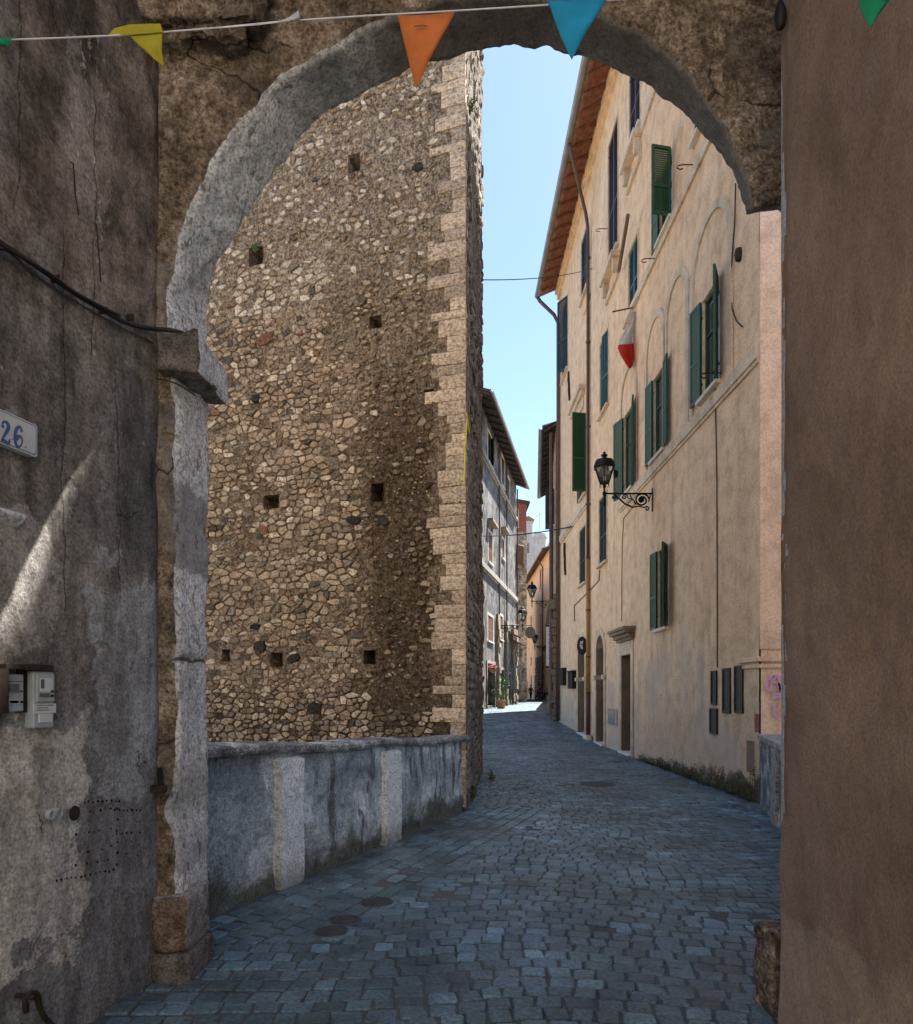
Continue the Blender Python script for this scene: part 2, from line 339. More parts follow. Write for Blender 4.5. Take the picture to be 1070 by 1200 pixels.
    M['lightwood'] = paint('weathered_wood', (.19, .125, .085), .7)
    M['frame'] = flat('window_frame_paint', (.50, .45, .37), .6)
    n = NT('window_glass', .08, .6); n.col((.03, .036, .042)); M['glass'] = n.m
    n = NT('lantern_glass', .15, .5); n.col((.55, .56, .52)); n.b.inputs['Transmission Weight'].default_value = .9; M['lglass'] = n.m
    n = NT('dark_void', 1, 0); n.col((.006, .005, .005)); M['void'] = n.m
    M['iron'] = flat('black_iron', (.014, .014, .016), .5, .3, .3, 25)
    M['rust'] = flat('rusty_iron', (.045, .03, .024), .8, .2, .5, 30)
    M['pipe'] = flat('brown_drainpipe', (.10, .066, .053), .5, .2, .25, 4)
    M['pipeochre'] = flat('ochre_drainpipe', (.30, .175, .055), .55, .1, .25, 4)
    M['pipered'] = flat('maroon_drainpipe', (.085, .035, .03), .6, .1, .25, 4)
    M['gutter'] = flat('grey_gutter', (.26, .255, .26), .45, .5, .2, 3)
    n = NT('terracotta_tile', .85, .2)
    f = n.noise(7, 8, .7)
    n.bump(n.noise(40, 6), .5, .01)
    M['tile'] = n.col(n.ramp(f, [(.3, (.115, .048, .032)), (.6, (.26, .115, .075)), (.75, (.33, .18, .125))]))
    M['rooftile'] = flat('old_roof_tile', (.24, .15, .11), .9, var=.45, scale=5, bump=.6)
    M['darkroof'] = flat('dark_eaves', (.06, .048, .046), .85, var=.4, scale=6)
    n = NT('basalt_cobble', .5, .5)
    f2 = n.noise(30, 8, .7); f1 = n.noise(1.0, 5, .6)
    c = n.mix(.6, n.attr('tint'), n.ramp(f2, [(.3, (.6, .6, .6)), (.7, (1.3, 1.3, 1.3))]), 'MULTIPLY')
    c = n.mix(n.math('MULTIPLY', n.step(f1, .45, .7), .4), c, (.085, .09, .095))
    c = n.grit(c, 45, .58, 1.4); c = n.grit(c, 2.2, .72, 1.25); c = n.grit(c, .7, .72, 1.25)
    n.rough(n.math('ADD', .28, n.math('MULTIPLY', n.noise(9, 6, .7), .30)))
    n.bump(f2, .45, .008)
    M['cobble'] = n.col(c)
    n = NT('sandy_joint', .9, .2)
    f1 = n.noise(2, 8, .65); f2 = n.noise(45, 8, .75)
    # beyond the modelled stones the far paving keeps their joints as a pattern
    v = n.step(n.vor(6.4, 'DISTANCE_TO_EDGE', None), .04, .12)
    y = n.step(n.xyz(1), 51.5, 52.5)
    c = n.mix(n.math('MULTIPLY', v, y), n.ramp(f1, [(.3, (.055, .066, .072)), (.7, (.14, .152, .155))]), (.05, .07, .09))
    c = n.mix(.6, c, n.ramp(f2, [(.3, (.5, .5, .5)), (.7, (1.3, 1.3, 1.3))]), 'MULTIPLY')
    n.bump(f2, .7, .01)
    M['joint'] = n.col(c)
    M['earth'] = flat('dry_earth', (.16, .13, .095), .95, var=.4, scale=.6, bump=.5)
    M['castiron'] = flat('rusty_cast_iron', (.058, .064, .07), .65, .3, .5, 30, bump=.5)
    M['plastic'] = flat('grey_meter_plastic', (.38, .43, .46), .45, var=.15, scale=14)
    M['plasticdark'] = flat('dark_meter_window', (.10, .115, .115), .25, var=.2)
    M['paper'] = flat('paper_label', (.62, .66, .70), .8, var=.08, scale=30)
    M['cable'] = flat('black_cable', (.02, .02, .021), .55)
    M['greycable'] = flat('grey_cable', (.06, .057, .053), .6)
    M['enamel'] = flat('white_enamel', (.56, .60, .62), .3, var=.15, scale=12)
    M['enamelblue'] = flat('blue_enamel', (.045, .11, .30), .3)
    M['string'] = flat('white_string', (.72, .72, .74), .8)
    def cloth(name, c):
        n = NT(name, .75, .2)
        f = n.noise(9, 5); n.bump(n.noise(22, 5, .6, n.scaled((1, 1, .5))), .5, .012)
        cc = n.ramp(f, [(.3, tuple(x*.80 for x in c)), (.7, tuple(min(1, x*1.10) for x in c))]); n.col(cc)
        t = n.new('ShaderNodeBsdfTranslucent'); n.put(t.inputs[0], cc); mx = n.new('ShaderNodeMixShader'); mx.inputs[0].default_value = .35
        n.t.links.new(n.b.outputs[0], mx.inputs[1]); n.t.links.new(t.outputs[0], mx.inputs[2]); n.t.links.new(mx.outputs[0], n.t.nodes['Material Output'].inputs[0])
        return n.m
    M['c_orange'] = cloth('orange_cloth', (.72, .235, .06)); M['c_blue'] = cloth('blue_cloth', (.03, .40, .66))
    M['c_yellow'] = cloth('yellow_cloth', (.56, .50, .05)); M['c_green'] = cloth('green_cloth', (.02, .36, .17))
    M['c_white'] = cloth('white_cloth', (.74, .74, .76)); M['c_pink'] = cloth('pink_cloth', (.74, .28, .34)); M['c_red'] = cloth('red_cloth', (.62, .06, .035))
    M['graf'] = flat('pink_spray_paint', (.60, .33, .52), .7, var=.2, scale=30)
    M['yellowpaint'] = flat('yellow_spray_paint', (.62, .50, .06), .8, var=.3, scale=20)
    n = NT('leaf', .7, .3); n.col(n.mix(n.noise(5, 4), (.035, .075, .018), (.11, .19, .055))); M['leaf'] = n.m
    n = NT('moss_leaf', .9, .1); n.col(n.mix(n.noise(6, 4), (.030, .030, .014), (.085, .078, .04))); M['moss'] = n.m
    M['flower'] = flat('pink_petal', (.42, .13, .22), .7, var=.5, scale=30)
    M['terracotta'] = flat('terracotta_pot', (.36, .17, .10), .85, var=.2)
    M['skin'] = flat('skin', (.42, .25, .18), .6, var=.08)
    M['clothdark'] = flat('dark_clothing', (.022, .024, .032), .85, var=.3)
    M['jeans'] = flat('blue_jeans', (.04, .055, .10), .85, var=.3)
    M['hair'] = flat('dark_hair', (.018, .013, .010), .6)
    M['rubber'] = flat('black_rubber', (.012, .012, .012), .8)
    M['scooterpaint'] = flat('dark_scooter_paint', (.03, .035, .045), .3, .3)
    M['signwhite'] = flat('white_sign', (.62, .64, .68), .5, var=.08); M['signblue'] = flat('blue_sign_letters', (.05, .08, .25), .5)
    M['signgrey'] = flat('grey_sign_paint', (.10, .095, .09), .6)
    M['steel'] = flat('stainless_steel', (.55, .55, .55), .25, .9, .15, 5)
    M['awning'] = flat('brown_awning', (.13, .075, .06), .85, var=.3)
    def roughstone(name, lo, hi):
        n = NT(name, .92, .15); f1 = n.noise(5, 9, .66); f2 = n.noise(32, 9, .75)
        c = n.grit(n.grit(n.ramp(f1, [(.32, lo), (.68, hi)]), 75, .5, 1.3), 14, .6, 1.25)
        c = n.mix(n.math('MULTIPLY', n.step(n.noise(9, 8, .7), .60, .67), .6), c, tuple(x*.35 for x in lo))
        n.bump(n.math('ADD', f2, f1), 1, .03); return n.col(c)
    M['bandstone'] = roughstone('weathered_band_stone', (.17, .165, .155), (.38, .37, .35))
    M['plinthfront'] = roughstone('brown_plinth_stone', (.17, .125, .10), (.32, .25, .20))
    M['plinthside'] = roughstone('grey_plinth_stone', (.27, .25, .235), (.47, .45, .43))
    M['plinthlow'] = roughstone('dark_plinth_stone', (.13, .115, .105), (.28, .25, .23))
    M['warmstone'] = flat('warm_rough_stone', (.20, .16, .125), .9, var=.45, scale=12, bump=.8)
make_materials()

# ------------------------------------------------------------------ mesh builder
class Fr:
    """a wall frame: u runs along the wall, z up, d out of the wall"""
    def __init__(s, o, u, n, z=0.0):
        s.o = Vector((o[0], o[1], z)); s.u = Vector((u[0], u[1], 0)).normalized(); s.n = Vector((n[0], n[1], 0)).normalized()
    def P(s, u, z, d=0.0): return s.o + s.u*u + s.n*d + Vector((0, 0, z))
    def at(s, px, py, d=0.0):      # the wall point (u, z) seen in a direction measured on the photograph
        v = Vector(((px-535)/800, 1, (810-py)/800)); o = s.o + s.n*d - Vector((0, 0, EYE))
        t = (o.x*s.n.x+o.y*s.n.y)/(v.x*s.n.x+v.y*s.n.y); q = v*t
        return ((q.x-s.o.x)*s.u.x+(q.y-s.o.y)*s.u.y, q.z+EYE-s.o.z)
def S(px, py, Y): return Vector(((px-535)/800*Y, Y, EYE+(810-py)/800*Y))

class MB:
    def __init__(s): s.v = []; s.f = []; s.m = []; s.t = []; s.cm = 0; s.ct = (1, 1, 1)
    def add(s, vs, fs):
        b = len(s.v); s.v.extend(Vector(p) for p in vs)
        for f in fs: s.f.append(tuple(b+i for i in f)); s.m.append(s.cm); s.t.append(s.ct)
    def hexa(s, p): s.add(p, [(0, 3, 2, 1), (4, 5, 6, 7), (0, 1, 5, 4), (1, 2, 6, 5), (2, 3, 7, 6), (3, 0, 4, 7)])
    def box(s, x0, x1, y0, y1, z0, z1):
        s.hexa([(x0, y0, z0), (x1, y0, z0), (x1, y1, z0), (x0, y1, z0), (x0, y0, z1), (x1, y0, z1), (x1, y1, z1), (x0, y1, z1)])
    def fbox(s, fr, u0, u1, z0, z1, d0, d1):
        s.hexa([fr.P(u0, z0, d0), fr.P(u1, z0, d0), fr.P(u1, z0, d1), fr.P(u0, z0, d1), fr.P(u0, z1, d0), fr.P(u1, z1, d0), fr.P(u1, z1, d1), fr.P(u0, z1, d1)])
    def prism(s, pts, off):       # flat polygon pts extruded by vector off
        off = Vector(off); n = len(pts); a = [Vector(p) for p in pts]
        s.add(a+[p+off for p in a], [tuple(range(n))[::-1], tuple(range(n, 2*n))]+[(i, (i+1) % n, n+(i+1) % n, n+i) for i in range(n)])
    def tube(s, pts, r, k=6, taper=None):
        pts = [Vector(p) for p in pts]; rings = []; up = Vector((.13, .21, .97)).normalized()
        for i, p in enumerate(pts):
            d = (pts[min(i+1, len(pts)-1)]-pts[max(i-1, 0)]).normalized()
            a = d.cross(up)
            if a.length < .05: a = d.cross(Vector((1, 0, 0)))
            a.normalize(); b = d.cross(a)
            rr = r if taper is None else r*taper[i]
            rings.append([p+a*rr*math.cos(6.2832*j/k)+b*rr*math.sin(6.2832*j/k) for j in range(k)])
        vs = [q for g in rings for q in g]; n = len(pts); fs = []
        for i in range(n-1):
            for j in range(k): fs.append((i*k+j, i*k+(j+1) % k, (i+1)*k+(j+1) % k, (i+1)*k+j))
        fs.append(tuple(range(k))[::-1]); fs.append(tuple(range((n-1)*k, n*k)))
        s.add(vs, fs)
    def lathe(s, c, prof, k=12, rot=0.0):   # prof: (radius, z)
        c = Vector(c); vs = []
        for r_, z in prof: vs += [c+Vector((r_*math.cos(rot+6.2832*j/k), r_*math.sin(rot+6.2832*j/k), z)) for j in range(k)]
        n = len(prof); fs = [(i*k+j, i*k+(j+1) % k, (i+1)*k+(j+1) % k, (i+1)*k+j) for i in range(n-1) for j in range(k)]
        fs += [tuple(range(k))[::-1], tuple(range((n-1)*k, n*k))]
        s.add(vs, fs)
    def ribbon(s, pts, wid, nrm, th):       # flat stroke with varying width, extruded by th along nrm
        nrm = Vector(nrm).normalized(); pts = [Vector(p) for p in pts]
        L, Rr = [], []
        for i, p in enumerate(pts):
            d = (pts[min(i+1, len(pts)-1)]-pts[max(i-1, 0)]).normalized(); a = d.cross(nrm).normalized()
            ww = wid[i] if isinstance(wid, (list, tuple)) else wid
            L.append(p+a*ww*.5); Rr.append(p-a*ww*.5)
        for i in range(len(pts)-1):
            b = [L[i], Rr[i], Rr[i+1], L[i+1]]
            s.hexa(b+[q+nrm*th for q in b])
    def sheet(s, fn, nu, nv, flip=False):
        vs = [fn(i/nu, j/nv) for j in range(nv+1) for i in range(nu+1)]; W = nu+1
        fs = []
        for j in range(nv):
            for i in range(nu):
                q = (j*W+i, j*W+i+1, (j+1)*W+i+1, (j+1)*W+i); fs.append(q[::-1] if flip else q)
        s.add(vs, fs)
    def build(s, name, mats, parent=None, smooth=False, recalc=True, bevel=0.0, tint=False, merge=False, face=None, origin=None):
        me = bpy.data.meshes.new(name); o = bpy.data.objects.new(name, me); COL.objects.link(o)
        org = Vector((0, 0, 0))
        if parent is not None: o.parent = parent; org = world_of(parent)
        if origin is not None:
            o.location = Vector(origin)-org; org = Vector(origin)
        me.from_pydata([p-org for p in s.v], [], s.f)
        for m in (mats if isinstance(mats, (list, tuple)) else [mats]): me.materials.append(m)
        me.polygons.foreach_set('material_index', s.m)
        if tint:
            a = me.color_attributes.new('tint', 'FLOAT_COLOR', 'CORNER'); buf = []
            for p, t in zip(me.polygons, s.t): buf += [t[0], t[1], t[2], 1.0]*p.loop_total
            a.data.foreach_set('color', buf)
        if recalc or merge:
            bm = bmesh.new(); bm.from_mesh(me)
            if merge: bmesh.ops.remove_doubles(bm, verts=bm.verts, dist=1e-4)
            if recalc: bmesh.ops.recalc_face_normals(bm, faces=bm.faces)
            bm.to_mesh(me); bm.free()
        if face is not None and len(me.polygons):
            me.update(); sm = Vector((0, 0, 0))
            for p in me.polygons: sm += p.normal*p.area
            if sm.dot(Vector(face)) < 0: me.flip_normals()
        if smooth: me.polygons.foreach_set('use_smooth', [True]*len(me.polygons))
        if bevel:
            b = o.modifiers.new('bevel', 'BEVEL'); b.width = bevel; b.segments = 2; b.limit_method = 'ANGLE'; b.angle_limit = R(40)
        me.update(); return o
def world_of(o):
    v = Vector((0, 0, 0))
    while o is not None: v = v+Vector(o.location); o = o.parent
    return v
def tag(o, label=None, cat=None, group=None, kind=None):
    if label: o['label'] = label
    if cat: o['category'] = cat
    if group: o['group'] = group
    if kind: o['kind'] = kind
    return o
def thing(name, loc, label, cat, group=None):
    o = bpy.data.objects.new(name, None); COL.objects.link(o); o.location = loc; o.empty_display_size = .2
    return tag(o, label, cat, group)
def nz(p, s, seed=0.0): return noise.noise(Vector((p[0]*s+seed, p[1]*s+seed*1.7, p[2]*s-seed)))
def fbm(p, s, o=4, seed=0.0):
    a = 1.0; t = 0.0
    for _ in range(o): t += a*nz(p, s, seed); s *= 2.1; a *= .5
    return t

# ------------------------------------------------------------------ ground and road
ZP = [(-60, 0), (20, 0), (30, .36), (40, .58), (60, .62), (95, .55), (400, .5)]
def gz(y):
    for (a, za), (b, zb) in zip(ZP, ZP[1:]):
        if y <= b:
            t = max(0, min(1, (y-a)/(b-a))); return za+(zb-za)*t
    return ZP[-1][1]
def build_ground():
    b = MB(); b.add([(-500, -500, -.9), (500, -500, -.9), (500, 500, -.9), (-500, 500, -.9)], [(0, 1, 2, 3)])
    tag(b.build('ground', M['earth']), kind='structure')
    # street centre line and half width (widened to pass under the walls that border it)
    st = [(-14, -.2, 3.6), (2, -.1, 3.2), (4.2, .0, 2.2), (4.8, 1.1, 2.9), (9.2, 2.2, 2.5), (14, 2.5, 2.3), (30, 2.8, 2.6), (38, 3.2, 3.0), (45, 4.5, 3.4), (53, 6.3, 3.6), (62, 7.6, 4.2), (80, 8.2, 4.6), (140, 9.0, 7.0)]
    pts = []
    for (a, ca, ha), (c, cc, hc) in zip(st, st[1:]):
        k = max(1, int((c-a)/.5))
        for i in range(k):
            t = i/k; pts.append((a+(c-a)*t, ca+(cc-ca)*t, ha+(hc-ha)*t))
    pts.append(st[-1])
    b = MB(); n = 8
    def fn(i, j):
        y, c, h = pts[min(len(pts)-1, int(round(j*(len(pts)-1))))]
        return Vector((c-h+2*h*i, y, gz(y)-.008+.006*nz((c-h+2*h*i, y, 0), 1.5)))
    b.sheet(fn, n, len(pts)-1)
    road = tag(b.build('road', M['joint'], recalc=False, face=(0, 0, 1)), kind='structure')
    def road_x(y):
        for p, q in zip(pts, pts[1:]):
            if y <= q[0]: return p[1]-p[2]+.02, p[1]+p[2]-.02
        return 0, 0
    # the setts
    b = MB(); rnd = random.Random(3)
    pa, pb = Vector((-1.76, 4.83)), Vector((.11, 9.2)); pd = (pb-pa).normalized(); pn = Vector((pd.y, -pd.x))
    def side(x, y): return (Vector((x, y))-pa).dot(pn)
    def stone(cx, cy, hw, hl, ang):
        z = gz(cy)+rnd.gauss(0, .0025)+.012*nz((cx, cy, 0), .8)
        ca, sa = math.cos(ang), math.sin(ang); tx, ty = rnd.gauss(0, .018), rnd.gauss(0, .02)
        base = [(-1, -.84), (-.86, -1), (.86, -1), (1, -.84), (1, .84), (.86, 1), (-.86, 1), (-1, .84)]
        js = [(rnd.uniform(.93, 1.05), rnd.uniform(.93, 1.05)) for _ in range(8)]
        kx = rnd.uniform(-.14, .14)
        def ring(fac, dz):
            o = []
            for (px, py), (jx, jy) in zip(base, js):
                px = px*jx*hw; py = py*jy*hl; px += kx*py
                lx, ly = px-math.copysign(min(abs(px), fac), px), py-math.copysign(min(abs(py), fac), py)
                o.append((cx+lx*ca-ly*sa, cy+lx*sa+ly*ca, z+dz+lx*tx+ly*ty))
            return o
        vs = ring(0, -.03)+ring(.001, -.006)+ring(.007, .001)+[(cx, cy, z+.002)]
        fs = []
        for r in range(2):
            for k in range(8): fs.append((r*8+k, r*8+(k+1) % 8, (r+1)*8+(k+1) % 8, (r+1)*8+k))
        fs += [(16+k, 16+(k+1) % 8, 24) for k in range(8)]
        g = rnd.uniform(.052, .108); bl = rnd.uniform(2.0, 2.3)
        if rnd.random() < .08: g *= 1.5
        b.ct = (g, g*1.72, g*bl)
        b.add(vs, fs)
    y = 1.9
    while y < 52:
        far = y > 26; rh = (.128 if not far else .19)*rnd.uniform(.92, 1.08)
        x0, x1 = road_x(y); x0 = max(x0, -2.6); x = x0+rnd.uniform(0, .12)
        while x < x1:
            wd = (.135 if not far else .19)*rnd.uniform(.82, 1.25)
            cx = x+wd/2
            arc = .20*math.sin(cx*1.25+.5+y*.22)*min(1, max(0, (cx+.8)/1.2)) + .03*nz((cx, y, 3), 1.2)
            cy = y+arc
            ang = .20*1.25*math.cos(cx*1.25+.5+y*.22)*min(1, max(0, (cx+.8)/1.2))
            if not (side(cx, cy) < 1.05 and 4.3 < cy < 9.4) and not (cy > 4.2 and side(cx, cy) < .0 and cy < 9.4) and rnd.random() > .004:
                stone(cx, cy, wd/2-.004, rh/2-.004, ang+rnd.gauss(0, .03))
            x += wd
        y += rh
    # rows that run along the parapet
    s_ = -.4; k = 0
    while s_ < 5.4:
        rh = 0
    # advance along the wall
        t_ = .06
        ln = .17*rnd.uniform(.9, 1.1)
        while t_ < 1.05:
            wd = .15
            q = pa+pd*(s_+ln/2+(.08 if int(t_/.15) % 2 else 0)+rnd.gauss(0, .008))+pn*(t_+wd/2)
            if 4.3 < q.y < 9.4: stone(q.x, q.y, ln/2-.007, wd/2-.007, math.atan2(pd.y, pd.x)+rnd.gauss(0, .03))
            t_ += wd
        s_ += ln
    o = b.build('cobbles', M['cobble'], road, tint=True, recalc=False)
    return road
ROAD = build_ground()

# ------------------------------------------------------------------ gateway arch
def resample(pts, n):
    L = [0]
    for p, q in zip(pts, pts[1:]): L.append(L[-1]+(Vector(q)-Vector(p)).length)
    out = []; k = 0
    for i in range(n+1):
        d = L[-1]*i/n
        while k < len(pts)-2 and L[k+1] < d: k += 1
        t = (d-L[k])/max(1e-6, L[k+1]-L[k]); out.append(Vector(pts[k]).lerp(Vector(pts[k+1]), min(1, t)))
    return out
GF, GB = 3.8, 4.15        # front and back plane of the gate arch
fr_px = [(205, 460), (199, 400), (199, 350), (206, 305), (214, 272), (226, 240), (240, 214), (260, 178), (290, 141), (324, 98), (341, 84), (375, 62), (428, 34), (469, 18), (520, 2), (570, -6), (630, -2), (675, 8), (705, 20), (728, 34), (752, 44), (779, 64), (802, 87), (826, 118), (853, 158), (869, 196), (880, 247)]
bk_px = [(243, 460), (242, 400), (243, 345), (250, 323), (260, 303), (284, 259), (307, 222), (327, 195), (354, 158), (385, 131), (422, 109), (449, 96), (479, 82), (509, 69), (563, 58), (594, 54), (620, 55), (641, 55), (661, 62), (678, 61), (708, 76), (735, 87), (762, 101), (782, 118), (802, 135), (826, 161), (843, 178), (856, 202), (870, 232), (878, 249)]
def build_gate():
    root = thing('stone_gateway', (-1.6, 3.95, 0), 'weathered brown stone gateway arch spanning the whole street in the foreground', 'gateway')
    N = 300
    def outline(px, Y, xl, xr):
        a = [S(x, y, Y) for x, y in px]
        jamb = [Vector((xl, Y, .05+.05*i)) for i in range(0, 200) if .05+.05*i < a[0].z-.02]
        tip = a[-1]
        right = [Vector((xr-.06, Y, tip.z+.02)), Vector((xr, Y, tip.z-.03))]
        rj = [Vector((xr, Y, tip.z-.03-.1*i)) for i in range(1, 60) if tip.z-.1*i > .05]
        return resample(jamb, 200)[:-1]+resample(a, N)[:-1]+resample([tip]+right, 10)[:-1]+resample([right[-1]]+rj, 40)
    f = outline(fr_px, GF, -1.548, 1.86); k = outline(bk_px, GB, -1.515, 2.02)
    n = len(f)
    b = MB(); D = 14
    def notch(z): return .055*math.exp(-((z-.93)/.10)**2)
    def rough(p, amp):
        d = amp*(fbm(p, 4.5, 4, 3.1)+.35*fbm(p, 17, 3, 9.2)+.15*noise.noise(p*42)-1.3*max(0, noise.noise(p*6.5+Vector((5, 1, 2)))-.32)); return d
    vs = []; W = D+1
    cx, cz = .05, 2.9
    for i in range(n):
        for j in range(D+1):
            t = j/D; p = f[i].lerp(k[i], t)
            rad = Vector((p.x-cx, 0, max(0, p.z-cz))).normalized()
            e = .014 if p.z < 3.3 and p.x < 0 else .026
            q = p+rad*rough(p, e)
            if p.x < 0 and p.z < 3.3:
                q.x -= notch(p.z)*(1-t)**.6+.012*max(0, noise.noise(Vector((0, t*2, p.z*3.3))))
                if abs(p.z-1.78) < .02: q.x -= .02
            if j == 0: q += rad*.02+Vector((0, .008*fbm(p, 9), 0))
            vs.append(q)
    fs = []; ms = []
    for i in range(n-1):
        for j in range(D): fs.append((i*W+j, i*W+j+1, (i+1)*W+j+1, (i+1)*W+j))
    b.cm = 1; b.add(vs, fs)
    # front and back faces from the outline out to a rectangle
    xl, xr, zt = -1.66, 2.6, 6.6
    def outer(p, i):
        if p.z < 3.35 and p.x < 0: return Vector((xl, 0, p.z))
        if i >= 200+N+9: return Vector((xr, 0, p.z))
        d = Vector((p.x-cx, 0, p.z-3.2)); d.normalize()
        ts = []
        if d.x < 0: ts.append((xl-cx)/d.x)
        if d.x > 0: ts.append((xr-cx)/d.x)
        if d.z > 0: ts.append((zt-3.2)/d.z)
        t = min(x for x in ts if x > 0); return Vector((cx, 0, 3.2))+d*t
    for (src, Y, sg, E, mat, col) in ((vs[0::W], GF, -1, 22, 0, None), (vs[D::W], GB, 1, 6, 2, None)):
        b.cm = mat; g = []
        for i, p in enumerate(src):
            o = outer(f[i] if Y == GF else k[i], i); o.y = Y
            for j in range(E+1):
                t = j/E; q = Vector(p).lerp(o, t)
                if 0 < j < E: q.y += sg*(.030*(fbm(q, 2.2, 4, 5.5)+.6)+.012*fbm(q, 11, 3, 1.1))*min(1, t*6)
                g.append(q)
        fs = [(i*(E+1)+j, i*(E+1)+j+1, (i+1)*(E+1)+j+1, (i+1)*(E+1)+j) for i in range(n-1) for j in range(E)]
        b.add(g, fs)
    b.build('archway', [M['tuff'], M['grey'], M['warmstone']], root, recalc=True, merge=True, smooth=True)
    # wall of the gate house outside the passage, sunlit on its far face
    b = MB(); b.box(-7, -1.668, 3.83, 4.4, -.9, 9.5); b.box(2.605, 9, 3.83, 4.4, -.9, 9.5); b.box(-1.66, 2.6, 3.84, 4.13, 6.62, 9.5)
    b.build('outer_masonry', M['trim'], root)
    # impost block
    def rblock(x0, x1, y0, y1, z0, z1, amp, seg=.03, sc_=7, seed=1.0, chip=.0):
        mb = MB()
        nx, ny, nz_ = [max(2, int((b_-a_)/seg)) for a_, b_ in ((x0, x1), (y0, y1), (z0, z1))]
        c = Vector(((x0+x1)/2, (y0+y1)/2, (z0+z1)/2)); h = Vector(((x1-x0)/2, (y1-y0)/2, (z1-z0)/2))
        def dsp(p):
            q = p-c; m = sorted([abs(q.x)/h.x, abs(q.y)/h.y, abs(q.z)/h.z])
            e = max(0, m[1]-.75)/.25
            v = Vector((nz(p, sc_, seed), nz(p, sc_, seed+7), nz(p, sc_, seed+13)))
            v2 = Vector((nz(p, sc_*3, seed), nz(p, sc_*3, seed+7), nz(p, sc_*3, seed+13)))
            return p+v*amp+v2*amp*.5-q*(e*chip)*(.6+nz(p, sc_, seed+3))
        def face(fn, a, b_): mb.sheet(lambda i, j: dsp(fn(i, j)), a, b_)
        L = lambda a_, b_, t: a_+(b_-a_)*t
        face(lambda i, j: Vector((L(x0, x1, i), y0, L(z0, z1, j))), nx, nz_); face(lambda i, j: Vector((L(x0, x1, i), y1, L(z0, z1, j))), nx, nz_)
        face(lambda i, j: Vector((x0, L(y0, y1, i), L(z0, z1, j))), ny, nz_); face(lambda i, j: Vector((x1, L(y0, y1, i), L(z0, z1, j))), ny, nz_)
        face(lambda i, j: Vector((L(x0, x1, i), L(y0, y1, j), z0)), nx, ny); face(lambda i, j: Vector((L(x0, x1, i), L(y0, y1, j), z1)), nx, ny)
        return mb
    global RB; RB = rblock
    mb = rblock(-1.64, -1.405, 3.72, 4.2, 3.345, 3.585, .014, .02, 8, 2.0, .12)
    o = mb.build('impost', [M['grey'], M['plinthlow']], root, merge=True, smooth=True)
    for p in o.data.polygons:
        if p.normal.y < -.5 or p.normal.z < -.6: p.material_index = 1  # front and underside in darker stone, their shade put into the colour
    mb = rblock(-1.672, -1.475, 3.735, 4.08, .165, .475, .016, .018, 9, 5.0, .05)
    o = mb.build('plinth', [M['plinthside'], M['plinthfront']], root, merge=True, smooth=True)
    for p in o.data.polygons:
        if p.normal.y < -.6: p.material_index = 1
    rblock(-1.675, -1.455, 3.722, 4.10, -.05, .163, .010, .025, 7, 9.0, .08).build('plinth', M['plinthlow'], root, merge=True, smooth=True)
    rblock(-1.80, -1.02, 3.64, 3.86, 5.13, 5.7, .055, .03, 5, 4.0, .35).build('corbel', M['tuff'], root, merge=True, smooth=True)
    return root
GATE = build_gate()

